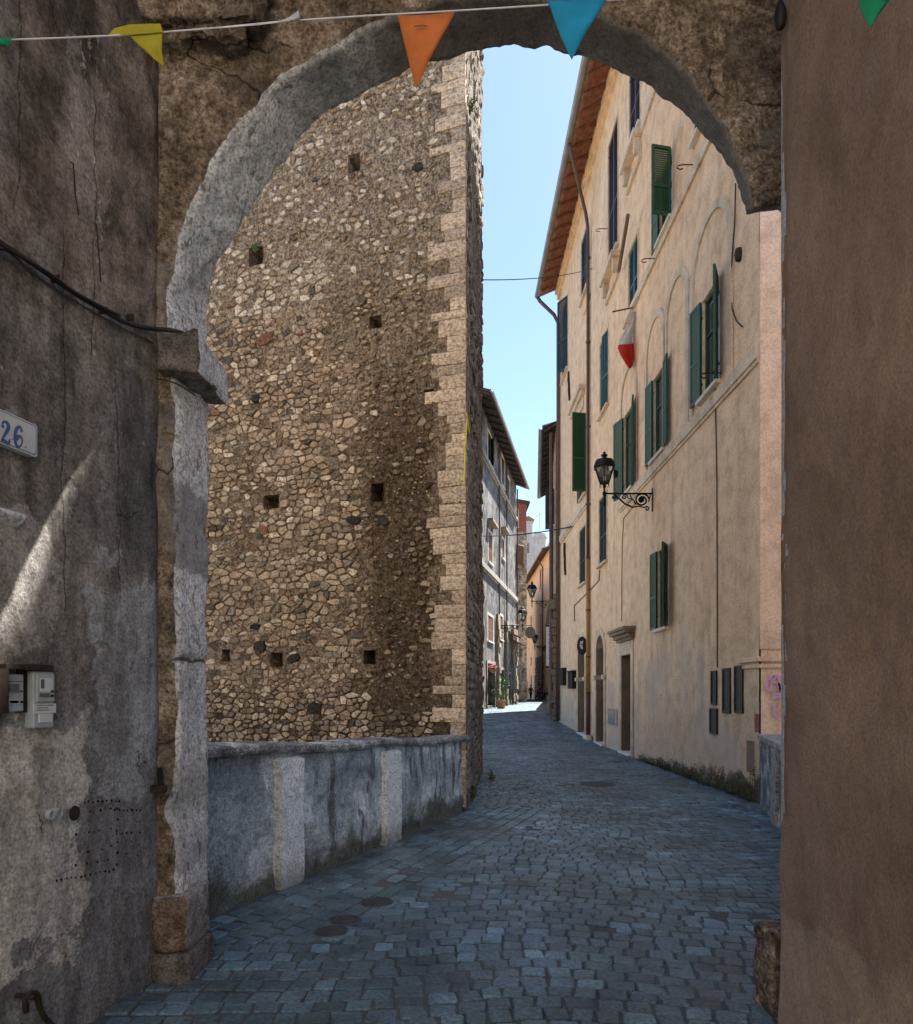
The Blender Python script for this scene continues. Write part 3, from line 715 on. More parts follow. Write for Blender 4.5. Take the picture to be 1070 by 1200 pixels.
# ------------------------------------------------------------------ passage around the viewer
LW = Fr((-1.66, 3.79), (-.248, -.969), (.969, -.248))     # left wall, u runs towards the viewer
def build_passage():
    b = MB()
    def fn(i, j):
        u = -.02+1.5*i; z = -.05+6.4*j; p = LW.P(u, z, 0)
        d = .020*fbm(p, 1.3, 4, 2.0)+.004*fbm(p, 9, 4, 6.0)
        lay = .5+.5*math.tanh(9*(fbm((p.x, p.y, p.z*.6), 1.9, 4, 8.8)-.12)); d += .012*lay
        if u < .05: d *= max(0, u/.05)
        return LW.P(u, z, d)
    b.sheet(fn, 75, 260)
    b.sheet(lambda i, j: LW.P(1.48+6.5*i, -.05+6.4*j, .02*fbm(LW.P(1.48+6.5*i, -.05+6.4*j), 1.3, 3, 2.0) if 0 < i < 1 else 0), 20, 20)
    b.fbox(LW, -.02, 8, -.05, 6.35, -.5, -.2)
    o = b.build('grey_plaster_wall', M['old'], recalc=False, smooth=True, origin=(-1.66, 3.79, 0))
    b2 = o.data
    tag(o, 'stained grey plaster wall on the left with cables, meters and house number', 'wall')
    # right pier of brown plaster
    b = MB()
    fr = Fr((1.57, 3.3), (.1117, -.9937), (-.9937, -.1117))
    def pf(i, j):
        u = .86*i; z = -.03+6.4*j; p = fr.P(u, z)
        d = .010*fbm(p, 1.6, 3, 4.0)
        cut = .5+.5*math.tanh(60*(u-.055-.018*fbm((0, 0, z), 3.5, 4)))      # plaster skin broken at the far edge
        low = 1 if z < .98 else 0
        d += .012*max(cut, low)
        if z < .35: d += .012*(1-z/.35)
        if i == 0: return fr.P(u-.006+.014*fbm((1, 2, z), 3.1, 5), z, d-.010)
        d += .004*fbm((p.x, p.y*2, z), 6, 3)
        return fr.P(u, z, d)
    b.sheet(pf, 60, 220)
    b.add([fr.P(0, -.03, 0), fr.P(0, 6.37, 0), fr.P(0, 6.37, -.9), fr.P(0, -.03, -.9)], [(0, 1, 2, 3)])
    b.add([fr.P(.86, -.03, .01), fr.P(.86, 6.37, .01), fr.P(.86, 6.37, -.06), fr.P(.86, -.03, -.06)], [(0, 1, 2, 3)])
    pier = b.build('brown_plaster_pier', [M['pier'], M['peel'], M['ochreband']], recalc=False, smooth=False)
    rr = random.Random(5)
    for p in pier.data.polygons:
        c = p.center; u = (c-Vector((1.57, 3.3, 0))).dot(fr.u)
        if u < .05 and 1.02 < c.z < 4.2:
            e = fbm((0, u*4, c.z), 2.5, 4, 2.0)
            p.material_index = 1 if (u < .022 and e > -.25 or e > .38) else 2
        elif u < .085 and 1.75 < c.z < 2.3 and fbm((0, u*3, c.z), 6, 3) > .15: p.material_index = 1
    tag(pier, 'smooth brown plaster pier filling the right edge of the view', 'pier')
    b = MB(); b.sheet(lambda i, j: Vector((1.72+.55*i-0, 2.46-7*i, -.05+6.4*j))+Vector((-.03*fbm((i*7, j*6, 1), 3, 3), 0, 0)), 30, 40)
    b.box(2.3, 2.6, -5, 3.7, -.05, 6.3)
    tag(b.build('rough_side_wall', M['tuff'], recalc=False), 'rough brown stone wall set back behind the plaster pier at far right', 'wall')
    # unseen ceiling strip added before the arch to limit sky light
    b = MB()
    b.box(-2.9, 2.9, 2.7, 3.83, 6.33, 6.6)
    tag(b.build('added_ceiling_strip', M['warmstone']), kind='structure')
    # unseen pale wall added behind the viewer to bounce sunlight forward
    b = MB(); b.box(-9, 9, -8.4, -8, -.9, 11)
    tag(b.build('bounce_wall', M['trim']), 'unseen pale wall added behind the viewer to bounce light', 'wall')
    # guard stone
    mb = RB(1.545, 1.70, 3.36, 3.56, -.04, .41, .018, .014, 9, 3.3, .06)
    o = mb.build('guard_stone', [M['tuff'], M['darkstone']], merge=True, smooth=True)
    tag(o, 'rough low guard stone at the foot of the brown pier', 'guard stone')
build_passage()

# ------------------------------------------------------------------ rubble tower
def hole_cells(us, zs, holes):
    for j in range(len(zs)-1):
        for i in range(len(us)-1):
            cu, cz = (us[i]+us[i+1])/2, (zs[j]+zs[j+1])/2
            if any(h[0] < cu < h[1] and h[2] < cz < h[3] for h in holes): continue
            yield i, j
TF = Fr((.11, 9.14), (-.949, .315), (-.315, -.949)); TS = Fr((.11, 9.14), (.089, .996), (.996, -.089))
def stones(b, fr, cands, rnd, cols, lift=(.012, .04)):
    for u, z, hw, hh in cands:
        k = rnd.randint(5, 7); ph = rnd.uniform(0, 6.28); pts = []
        for i in range(k):
            a = ph+6.2832*i/k+rnd.uniform(-.22, .22); c, s = math.cos(a), math.sin(a)
            e = 1/max(abs(c), abs(s))**.8*rnd.uniform(.76, 1.06)
            pts.append((c*e*hw, s*e*hh))
        ro = rnd.uniform(-.2, .2); l = rnd.uniform(*lift); tu, tz = rnd.uniform(-.12, .12), rnd.uniform(-.15, .10)
        cr, sr = math.cos(ro), math.sin(ro)
        def ring(f, d): return [fr.P(u+(x*cr-y*sr)*f, z+(x*sr+y*cr)*f, d+(x*tu+y*tz)*f) for x, y in pts]
        vs = ring(1.03, -.03)+ring(1.0, l*.5)+ring(.90, l)+[fr.P(u+rnd.uniform(-.2, .2)*hw, z+rnd.uniform(-.2, .2)*hh, l*1.06)]
        fs = [(r*k+i, r*k+(i+1) % k, (r+1)*k+(i+1) % k, (r+1)*k+i) for r in range(2) for i in range(k)]
        fs += [(2*k+i, 2*k+(i+1) % k, 3*k) for i in range(k)]
        c = rnd.choices(cols[0], cols[1])[0]; v = rnd.uniform(.8, 1.18); b.ct = tuple(x*v for x in c)
        b.add(vs, fs)
def build_tower():
    root = thing('rubble_tower', (.11, 9.14, 0), 'tall rubble stone tower with travertine corner blocks left of the street', 'tower')
    H = 16.0
    rnd = random.Random(21)
    hp = [(415, 191, 7, 9), (440, 377, 7, 6), (442, 577, 7, 10), (433, 770, 7, 8), (324, 773, 7, 8), (265, 768, 5, 7), (503, 463, 6, 6), (318, 588, 9, 7), (300, 300, 8, 9)]
    holes = []
    for px, py, a, c in hp:
        u0, z0 = TF.at(px+a, py+c); u1, z1 = TF.at(px-a, py-c); holes.append((u0, u1, z0, z1))
    # fine grid in view, snapped to the holes
    def axis(a, b_, st, marks):
        v = [a+st*i for i in range(int((b_-a)/st)+1)]+[b_]
        v = [x for x in v if all(abs(x-m) > st*.45 for m in marks)]+list(marks); return sorted(set(round(x, 4) for x in v))
    us = axis(0, 4.7, .05, [x for h in holes for x in h[:2]]); zs = axis(-.3, 11, .05, [x for h in holes for x in h[2:]])
    b = MB(); W = len(us)
    vs = []
    for z in zs:
        for u in us:
            p = TF.P(u, z)
            d = .022*fbm(p, 2.2, 3, 1.0)+.016*fbm(p, 8, 3, 4.0)
            if .45 < u < 1.6 and z < 8.5: d -= .022*max(0, fbm(p, 3.2, 3, 7.0)+.2)
            if u < .02: d = 0
            vs.append(TF.P(u, z, d))
    b.add(vs, [(j*W+i, j*W+i+1, (j+1)*W+i+1, (j+1)*W+i) for i, j in hole_cells(us, zs, holes)])
    for u0, u1, z0, z1 in holes:
        q = lambda u, z, d: TF.P(u, z, d)
        b.add([q(u0, z0, 0), q(u1, z0, 0), q(u1, z1, 0), q(u0, z1, 0), q(u0, z0, -.35), q(u1, z0, -.35), q(u1, z1, -.35), q(u0, z1, -.35)],
              [(0, 1, 5, 4), (1, 2, 6, 5), (2, 3, 7, 6), (3, 0, 4, 7), (4, 5, 6, 7)])
    b.sheet(lambda i, j: TF.P(4.7+4*i, -.9+H*j+.9*j), 2, 4)
    b.sheet(lambda i, j: TF.P(4.7*i, 11+(H-11)*j), 2, 2)
    b.add([TF.P(8.7, -.9), TF.P(8.7, H), TF.P(8.7, H, -5), TF.P(8.7, -.9, -5)], [(0, 1, 2, 3)])
    b.add([TF.P(0, H), TF.P(8.7, H), TF.P(8.7, H, -5), TS.P(4.4, H)], [(0, 1, 2, 3)])
    b.add([TS.P(4.4, -.9, -.02), TS.P(4.4, H, -.02), TF.P(8.7, H, -5), TF.P(8.7, -.9, -5)], [(0, 1, 2, 3)])
    b.build('mortar_face', M['mortar'], root, recalc=False, face=(-.3, -1, 0))
    # rubble: packed irregular cells, shrunk where the mortar covers more of them
    def free(u, z, hw, hh): return not any(h[0]-hw < u < h[1]+hw and h[2]-hh < z < h[3]+hh for h in holes)
    pts = []; z = .62
    while z < 10.95:
        rh = rnd.uniform(.055, .105); u = rnd.uniform(0, .1)
        while u < 7.6:
            wd = rh*rnd.uniform(.95, 2.0)
            if rnd.random() > .20: pts.append((u+wd/2+rnd.gauss(0, .020), z+rh/2+rnd.gauss(0, .018)))
            u += wd
        z += rh
    G = {}
    for i, p in enumerate(pts): G.setdefault((int(p[0]/.25), int(p[1]/.25)), []).append(i)
    def stain(u, z):
        w = .45*fbm((u, z, 1), .9, 4, 2.2); a = max(0, min(1, (u+w-.30)/.25))*max(0, min(1, (1.65-u-w)/.3)); return a*max(0, min(1, (7.2+2*w-z)/1.2))*(.55+.45*max(0, min(1, .5+1.6*fbm((u, z, 4), 1.7, 3))))
    b = MB(); KX = .62
    palette = ([(.44, .345, .245), (.365, .28, .197), (.285, .215, .15), (.25, .21, .165), (.12, .10, .08), (.25, .145, .095), (.56, .47, .365)], [28, 28, 26, 12, 5, 1.5, 14])
    pale = ([(.58, .51, .42), (.46, .385, .30), (.35, .285, .215), (.24, .15, .11)], [10, 6, 4, .6])
    for i, (u, z) in enumerate(pts):
        if u < .42 or u > 7.5 or not free(u, z, .03, .03): continue
        poly = [(-.17, -.13), (.17, -.13), (.17, .13), (-.17, .13)]
        gx, gy = int(u/.25), int(z/.25)
        for a in (-1, 0, 1):
            for c in (-1, 0, 1):
                for j in G.get((gx+a, gy+c), ()):
                    if j == i: continue
                    dx, dz = (pts[j][0]-u)*KX, pts[j][1]-z
                    m = (dx*dx+dz*dz)/2; out = []
                    for k in range(len(poly)):
                        p, q = poly[k], poly[(k+1) % len(poly)]
                        fp, fq = p[0]*KX*dx+p[1]*dz-m, q[0]*KX*dx+q[1]*dz-m
                        if fp <= 0: out.append(p)
                        if (fp < 0 < fq) or (fq < 0 < fp):
                            t = fp/(fp-fq); out.append((p[0]+(q[0]-p[0])*t, p[1]+(q[1]-p[1])*t))
                    poly = out
                    if len(poly) < 3: break
        if len(poly) < 3: continue
        v = fbm((u, z*.8, 0), .9, 3, 3.0); v2 = fbm((u, z, 5), 2.6, 2, 1.0)
        cover = .06+.10*max(0, v2)                       # how much mortar hides
        if u < 1.6: cover = .34-.2*v
        if u < 1.35 and z < 6.8: cover = .52-.3*v
        if z > 7.9: cover = max(cover, .40-.35*v)
        if u < 2.1 and z > 6.0: cover = max(cover, .42-.3*v)
        if 3.3 < u < 5.5 and z > 3.2 and v > .12: cover = max(cover, .3)
        if z < 1.3: cover = .06
        if rnd.random() < cover*1.15: continue
        f = 1-cover*rnd.uniform(.3, 1.0)-rnd.uniform(.05, .24)
        cx = sum(p[0] for p in poly)/len(poly); cz = sum(p[1] for p in poly)/len(poly)
        P = [(cx+(p[0]-cx)*f+rnd.gauss(0, .004), cz+(p[1]-cz)*f+rnd.gauss(0, .004)) for p in poly]
        R2 = []                                          # knock the corners off
        for k in range(len(P)):
            p, q = P[k], P[(k+1) % len(P)]
            if math.hypot(q[0]-p[0], q[1]-p[1]) < .012: continue
            w1 = rnd.uniform(.05, .17); R2 += [(p[0]+(q[0]-p[0])*w1, p[1]+(q[1]-p[1])*w1), (q[0]+(p[0]-q[0])*w1, q[1]+(p[1]-q[1])*w1)]
        n = len(R2)
        if n < 4 or any(not free(u+p[0], z+p[1], .004, .004) for p in R2): continue
        l = rnd.uniform(.004, .034); tu, tz = rnd.gauss(0, .07), rnd.gauss(0, .08)
        def ring(g, d): return [TF.P(u+cx+(p[0]-cx)*g, z+cz+(p[1]-cz)*g, d+((p[0]-cx)*tu+(p[1]-cz)*tz)*g+.004*nz((u+p[0], z+p[1], d), 30)) for p in R2]
        vs = ring(1.02, -.035)+ring(1.0, l*.62)+ring(.90, l)+ring(.5, l*1.08+.002)+[TF.P(u+cx, z+cz, l*1.08)]
        fs = [(r*n+k, r*n+(k+1) % n, (r+1)*n+(k+1) % n, (r+1)*n+k) for r in range(3) for k in range(n)]+[(3*n+k, 3*n+(k+1) % n, 4*n) for k in range(n)]
        pal = pale if (z > 7.2 and rnd.random() < .75) else palette
        c = rnd.choices(pal[0], pal[1])[0]; g = rnd.uniform(.80, 1.2)*(1-.55*stain(u, z)); b.ct = tuple(x*g for x in c)
        b.add(vs, fs)
    cand = []
    for _ in range(1100):      # small chips in the eroded mortar
        u, z = rnd.uniform(.4, 2.6), rnd.uniform(1.2, 10.8)
        if free(u, z, .03, .03): cand.append((u, z, rnd.uniform(.010, .026), rnd.uniform(.008, .018)))
    cols = ([(.40, .32, .23), (.30, .235, .165), (.20, .155, .11), (.50, .44, .36)], [4, 5, 5, 2])
    stones(b, TF, cand, rnd, cols, (.004, .014))
    # a few large dark basalt lumps
    big = []
    for px, py, a, c in [(370, 830, 11, 8), (305, 757, 8, 7), (345, 772, 9, 6), (450, 612, 8, 6), (310, 622, 8, 6), (300, 735, 7, 4), (300, 468, 6, 5), (490, 197, 8, 6), (310, 400, 14, 7), (415, 610, 9, 6)]:
        u, zz = TF.at(px, py); big.append((u, zz, a*TF.P(u, 0).y/800*1.02, c*TF.P(u, 0).y/800))
    stones(b, TF, big, rnd, ([(.045, .038, .034), (.12, .085, .06), (.21, .105, .065)], [6, 3, 1]), (.03, .05))
    b.build('rubble', M['stone'], root, tint=True, recalc=True)
    # corner blocks
    b = MB(); z = .05; k = 0
    tb = []
    while z < H-.3:
        hgt = rnd.uniform(.10, .235); ln = rnd.choice([.20, .28, .36, .46, .56])*rnd.uniform(.9, 1.1) if z > .9 else .4
        tb.append((z, hgt, ln)); z += hgt+.008
    for z, hgt, ln in tb:
        v = rnd.uniform(.66, 1.15); b.ct = (.60*v, .48*v, .365*v)
        d = .018+rnd.uniform(0, .018); n_ = 5
        def lump(p): return p+TF.n*(.010*nz(p, 9, 3))+Vector((0, 0, .006*nz(p, 7, 8)))
        g = MB()
        nu = max(3, int(ln/.07))
        b.sheet(lambda i, j: lump(TF.P(-.015+ln*i, z+hgt*j, d-.012*(i in (0, 1) or j in (0, 1)))), nu, 4)
        for e, (a0, a1, c0, c1) in enumerate((((0, 1, 0, 0)), (0, 1, 1, 1), (1, 1, 0, 1))):
            b.sheet(lambda i, j: lump(TF.P(-.015+ln*(a0+(a1-a0)*i), z+hgt*(c0+(c1-c0)*i), (d-.012)*(1-j)-.03*j)), nu, 1)
        sl = rnd.choice([.2, .35, .5])
        b.hexa([TS.P(-.02, z, -.05), TS.P(sl, z, -.05), TS.P(sl, z, .012), TS.P(-.02, z, .012), TS.P(-.02, z+hgt, -.05), TS.P(sl, z+hgt, -.05), TS.P(sl, z+hgt, .012), TS.P(-.02, z+hgt, .012)])
    b.build('quoins', M['quoin'], root, tint=True, recalc=True)
    # street side of the tower
    b = MB()
    b.sheet(lambda i, j: TS.P(4.4*i, -.3+(H+.3)*j, (.07*fbm(TS.P(4.4*i, (H)*j), 1.4, 4, 6.0)+.03*fbm(TS.P(4.4*i, H*j), 6, 3)) if .01 < i < .99 else 0), 60, 200)
    b.build('street_face', M['side'], root, recalc=False, face=(1, 0, 0))
    cand = []; z = .02
    while z < 12:
        rh = rnd.uniform(.10, .2); u = rnd.uniform(0, .1)
        while u < 4.3:
            wd = rh*rnd.uniform(.9, 2); dn = .95 if z < 4 else .55
            if rnd.random() < dn: cand.append((u+wd/2, z+rh/2, wd/2-.008, rh/2-.007))
            u += wd
        z += rh
    b = MB(); stones(b, TS, cand, rnd, ([(.30, .265, .225), (.22, .19, .16), (.15, .13, .11), (.27, .225, .175)], [5, 5, 3, 3]), (.012, .035))
    b.build('side_rubble', M['stone'], root, tint=True)
    b = MB(); p = [TS.at(547, 490, .10), TS.at(545, 520, .10), TS.at(544, 552, .10), TS.at(543, 568, .10)]
    b.ribbon([TS.P(u, z, .10) for u, z in p], [.05, .09, .09, .03], TS.n, .01)
    b.ribbon([TS.P(p[0][0]-.1, p[0][1], .10), TS.P(p[0][0]+.35, p[0][1]-.03, .10)], .05, TS.n, .012)
    b.build('paint_mark', M['yellowpaint'], root)
    return root
TOWER = build_tower()

# ------------------------------------------------------------------ bridge parapets
def build_parapet():
    PF = Fr((-1.76, 4.83), (.393, .919), (.919, -.393))
    root = thing('grey_parapet', (-1.76, 4.83, 0), 'low grey blue plastered parapet wall below the rubble tower', 'parapet')
    L = 4.83
    def top(u): return 1.20-.045*u+.012*math.sin(u*3)
    b = MB()
    def fn(i, j):
        u = -.72+(L+.72)*i; z = -.1+(top(u)-.05+.1)*j; p = PF.P(u, z)
        d = .014*fbm(p, 2.5, 4, 1.0)+.012*math.tanh(12*(fbm(p, 1.7, 4, 5.0)-.1))
        return PF.P(u, z, d)
    b.sheet(fn, 150, 36)
    b.sheet(lambda i, j: PF.P(-.72+(L+.72)*i, -.9+(top(-.72+(L+.72)*i)+.8)*j, -.32), 4, 1)
    b.build('plaster_face', M['parapet'], root, recalc=False, smooth=True)
    b = MB(); nn = 90
    prof = [(-.36, -.07), (.035, -.07), (.05, -.045), (.045, -.015), (.02, .0), (-.16, .012), (-.36, 0)]
    vs = []
    for i in range(nn+1):
        u = -.72+(L+.72)*i/nn
        for d, z in prof:
            p = PF.P(u, top(u)+z, d); q = .012*fbm(p, 7, 4, 2.0)
            vs.append(PF.P(u, top(u)+z+q*.7, d+q*1.2*(d > 0)))
    k = len(prof)
    b.add(vs, [(i*k+j, i*k+(j+1) % k, (i+1)*k+(j+1) % k, (i+1)*k+j) for i in range(nn) for j in range(k)])
    b.build('coping', M['coping'], root, smooth=False)
    for (a, c, tp) in ((325, 355, 885), (449, 469, 878)):
        u0, _ = PF.at(a, 960, .03); u1, z1 = PF.at(c, tp, .03)
        b = MB()
        def fp(i, j, u0=u0, u1=u1, z1=z1):
            e = 1 if .02 < i < .98 and j < .99 else 0
            p = PF.P(u0+(u1-u0)*i, -.05+(z1+.05)*j); return PF.P(u0+(u1-u0)*i+.006*nz(p, 9, 2)*(1-e), -.05+(z1+.05)*j, .060*e+.006*fbm(p, 8, 3)-.014*(1-e))
        b.sheet(fp, 16, 40); b.build('pilaster', M['trav'], root, recalc=False, face=PF.n)
    # the matching wall on the right, seen past the pier
    P2 = Fr((3.75, 7.9), (.29, .957), (-.957, .29))
    root = thing('right_parapet', (3.7, 7.8, 0), 'low stained stone parapet beside the pink wall at right', 'parapet')
    b = MB(); b.fbox(P2, -4.2, 1.75, -.9, .92, -.3, 0); b.build('wall', M['coping'], root, bevel=.01)
    b = MB(); b.fbox(P2, -4.2, 1.72, .922, 1.0, -.33, .04); b.build('coping', M['plinthside'], root, bevel=.015)
    b = MB(); b.fbox(P2, .15, .5, -.05, .918, -.02, .035); b.build('pilaster', M['plinthside'], root, bevel=.01)
build_parapet()

# ------------------------------------------------------------------ house pieces
def wall_mesh(b, fr, u0, u1, z0, z1, holes, d=0.0, wob=0.0):
    """wall sheet with rectangular holes (u0,u1,z0,z1,depth) and their reveals; zbase follows the ground"""
    us = sorted(set([u0, u1]+[x for h in holes for x in h[:2]])); zs = sorted(set([z0, z1]+[x for h in holes for x in h[2:4]]))
    if wob:
        us = sorted(set(us+[u0+(u1-u0)*i/28 for i in range(29)])); zs = sorted(set(zs+[z0+(z1-z0)*i/24 for i in range(25)]))
    W = len(us)
    vs = [fr.P(u, z, d+(wob*fbm((u, z, 2), .35, 2, 1.0) if wob and not any(abs(u-h[0]) < .3 or abs(u-h[1]) < .3 for h in holes) else 0)) for z in zs for u in us]
    b.add(vs, [(j*W+i, j*W+i+1, (j+1)*W+i+1, (j+1)*W+i) for i, j in hole_cells(us, zs, holes)])
    for h in holes:
        a0, a1, c0, c1 = h[:4]; dp = h[4]
        b.add([fr.P(a0, c0, d), fr.P(a1, c0, d), fr.P(a1, c1, d), fr.P(a0, c1, d), fr.P(a0, c0, d-dp), fr.P(a1, c0, d-dp), fr.P(a1, c1, d-dp), fr.P(a0, c1, d-dp)],
              [(0, 1, 5, 4), (1, 2, 6, 5), (2, 3, 7, 6), (3, 0, 4, 7)])
def leaf(fr, hu, z0, z1, wd, ang, sgn, mat, parent, detail=True, d0=.03, name='shutter'):
    """shutter leaf hinged at hu; sgn=-1 closes towards -u, +1 towards +u; ang 0 closed .. 180 flat on the wall"""
    a = R(ang); ax = fr.u*(sgn*math.cos(a))+fr.n*math.sin(a); tn = fr.u*(-sgn*math.sin(a))+fr.n*math.cos(a)
    o = fr.P(hu, 0, d0)
    def B(b, a0, a1, c0, c1, t0, t1):
        P = lambda x, z, t: o+ax*x+tn*t+Vector((0, 0, z))
        b.hexa([P(a0, c0, t0), P(a1, c0, t0), P(a1, c0, t1), P(a0, c0, t1), P(a0, c1, t0), P(a1, c1, t0), P(a1, c1, t1), P(a0, c1, t1)])
    b = MB(); s = .05; t = .02
    B(b, 0, s, z0, z1, -t, t); B(b, wd-s, wd, z0, z1, -t, t); B(b, s, wd-s, z0, z0+.07, -t, t); B(b, s, wd-s, z1-.06, z1, -t, t)
    zm = z0+(z1-z0)*.42; B(b, s, wd-s, zm-.035, zm+.035, -t, t)
    step = .042 if detail else .09
    for lo, hi in ((z0+.07, zm-.035), (zm+.035, z1-.06)):
        n = max(1, int((hi-lo)/step)); st = (hi-lo)/n
        P = lambda x, z, tt: o+ax*x+tn*tt+Vector((0, 0, z))
        for i in range(n):
            z = lo+st*i
            b.hexa([P(s, z-.002, .016), P(wd-s, z-.002, .016), P(wd-s, z+.008, .016), P(s, z+.008, .016), P(s, z+st*1.3-.002, -.016), P(wd-s, z+st*1.3-.002, -.016), P(wd-s, z+st*1.3+.008, -.016), P(s, z+st*1.3+.008, -.016)])
    # hinge and catch
    B(b, -.012, .03, z0+.25, z0+.29, t, t+.012); B(b, -.012, .03, z1-.30, z1-.26, t, t+.012)
    return b.build(name, mat, parent)
def window(fr, u0, u1, z0, z1, parent, mat, style, far=176, near=172, sill=True, surround=0.0, detail=True, kick=0.0, glass=True, depth=.22, smat=None):
    """u0 = near side, u1 = far side"""
    b = MB(); f = .055
    for a, c, e, g in ((u0, u0+f, z0, z1), (u1-f, u1, z0, z1), (u0+f, u1-f, z0, z0+f), (u0+f, u1-f, z1-f, z1), ((u0+u1)/2-.03, (u0+u1)/2+.03, z0+f, z1-f)):
        b.fbox(fr, a+.002, c-.002, e+.002, g-.002, -.10, -.05)
    zc = z0+(z1-z0)*.62
    b.fbox(fr, u0+f, (u0+u1)/2-.03, zc-.015, zc+.015, -.095, -.055); b.fbox(fr, (u0+u1)/2+.03, u1-f, zc-.015, zc+.015, -.095, -.055)
    w = b.build('window', mat if style == 'open' and mat is M['green'] else M['frame'], parent)
    b = MB(); b.fbox(fr, u0+.004, u1-.004, z0+.004, z1-.004, -.09, -.08); b.build('pane', M['glass'], w)
    mid = (u0+u1)/2
    if style == 'open':
        leaf(fr, u1, z0, z1, mid-u0-.01, far, -1, mat, w, detail); leaf(fr, u0, z0, z1, mid-u0-.01, near, 1, mat, w, detail)
    elif style == 'closed':
        leaf(fr, u1-.01, z0, z1, mid-u0-.015, far, -1, mat, w, detail, d0=-.03); leaf(fr, u0+.01, z0, z1, mid-u0-.015, near, 1, mat, w, detail, d0=-.03)
    elif style == 'awning':
        for a0, a1 in ((u0+.01, mid-.006), (mid+.006, u1-.01)):
            b = MB(); th = math.asin(min(.9, kick/(z1-z0))); H = z1-z0
            def P(u, h, t): return fr.P(u, z1-h*math.cos(th)+t*math.sin(th), .03+h*math.sin(th)+t*math.cos(th))
            def B(x0, x1, h0, h1): b.hexa([P(x0, h0, -.02), P(x1, h0, -.02), P(x1, h0, .02), P(x0, h0, .02), P(x0, h1, -.02), P(x1, h1, -.02), P(x1, h1, .02), P(x0, h1, .02)])
            B(a0, a0+.05, 0, H); B(a1-.05, a1, 0, H); B(a0+.05, a1-.05, 0, .06); B(a0+.05, a1-.05, H-.07, H); B(a0+.05, a1-.05, H*.6-.03, H*.6+.03)
            n = int(H/.043)
            for i in range(n):
                h = .06+(H-.13)*i/n; e = (H-.13)/n
                b.hexa([P(a0+.05, h, -.016), P(a1-.05, h, -.016), P(a1-.05, h+.008, -.016), P(a0+.05, h+.008, -.016), P(a0+.05, h+e, .016), P(a1-.05, h+e, .016), P(a1-.05, h+e+.008, .016), P(a0+.05, h+e+.008, .016)])
            b.build('shutter', mat, w)
    if sill:
        b = MB(); b.fbox(fr, u0-.09, u1+.09, z0-.07, z0-.003, .002, .10); b.build('sill', smat or M['whitestone'], w, bevel=.008)
    if surround:
        b = MB(); s = surround
        b.fbox(fr, u0-s, u0-.002, z0, z1+s, .001, .02); b.fbox(fr, u1+.002, u1+s, z0, z1+s, .001, .02); b.fbox(fr, u0-.002, u1+.002, z1+.002, z1+s, .001, .02)
        b.build('surround', M['trim'], w)
    return w
def arch_pts(u0, u1, zs, rise, n=14):
    c = (u0+u1)/2; r = (u1-u0)/2
    return [(c-r*math.cos(math.pi*i/n), zs+rise*math.sin(math.pi*i/n)) for i in range(n+1)]
def arch_band(b, fr, u0, u1, zb, zs, wd, d0, d1, n=16):
    """raised band: legs from zb to zs and a half round arch above"""
    r = (u1-u0)/2
    inn = [(u0, zb)]+arch_pts(u0, u1, zs, r, n)+[(u1, zb)]
    out = [(u0-wd, zb)]+arch_pts(u0-wd, u1+wd, zs, r+wd, n)+[(u1+wd, zb)]
    for i in range(len(inn)-1):
        q = [inn[i], out[i], out[i+1], inn[i+1]]
        b.hexa([fr.P(u, z, d0) for u, z in q]+[fr.P(u, z, d1) for u, z in q])
def arch_fill(b, fr, u0, u1, zs, zt, d, depth, n=14):
    """close the square corners of a hole above an arch and give the arch a reveal"""
    pts = arch_pts(u0, u1, zs, zt-zs, n)
    for (a, za), (c, zc) in zip(pts, pts[1:]):
        b.add([fr.P(a, za, d), fr.P(c, zc, d), fr.P(c, zt, d), fr.P(a, zt, d)], [(0, 1, 2, 3)])
        b.add([fr.P(a, za, d), fr.P(c, zc, d), fr.P(c, zc, d-depth), fr.P(a, za, d-depth)], [(0, 1, 2, 3)])
def shell(fr, L, H, depth, mat, parent, name='rear_wall', zb=-.9):
    b = MB(); q = fr.P
    b.add([q(0, zb), q(L, zb), q(L, zb, -depth), q(0, zb, -depth), q(0, H), q(L, H), q(L, H, -depth), q(0, H, -depth)], [(1, 2, 6, 5), (2, 3, 7, 6), (4, 5, 6, 7)])
    return b.build(name, mat, parent)
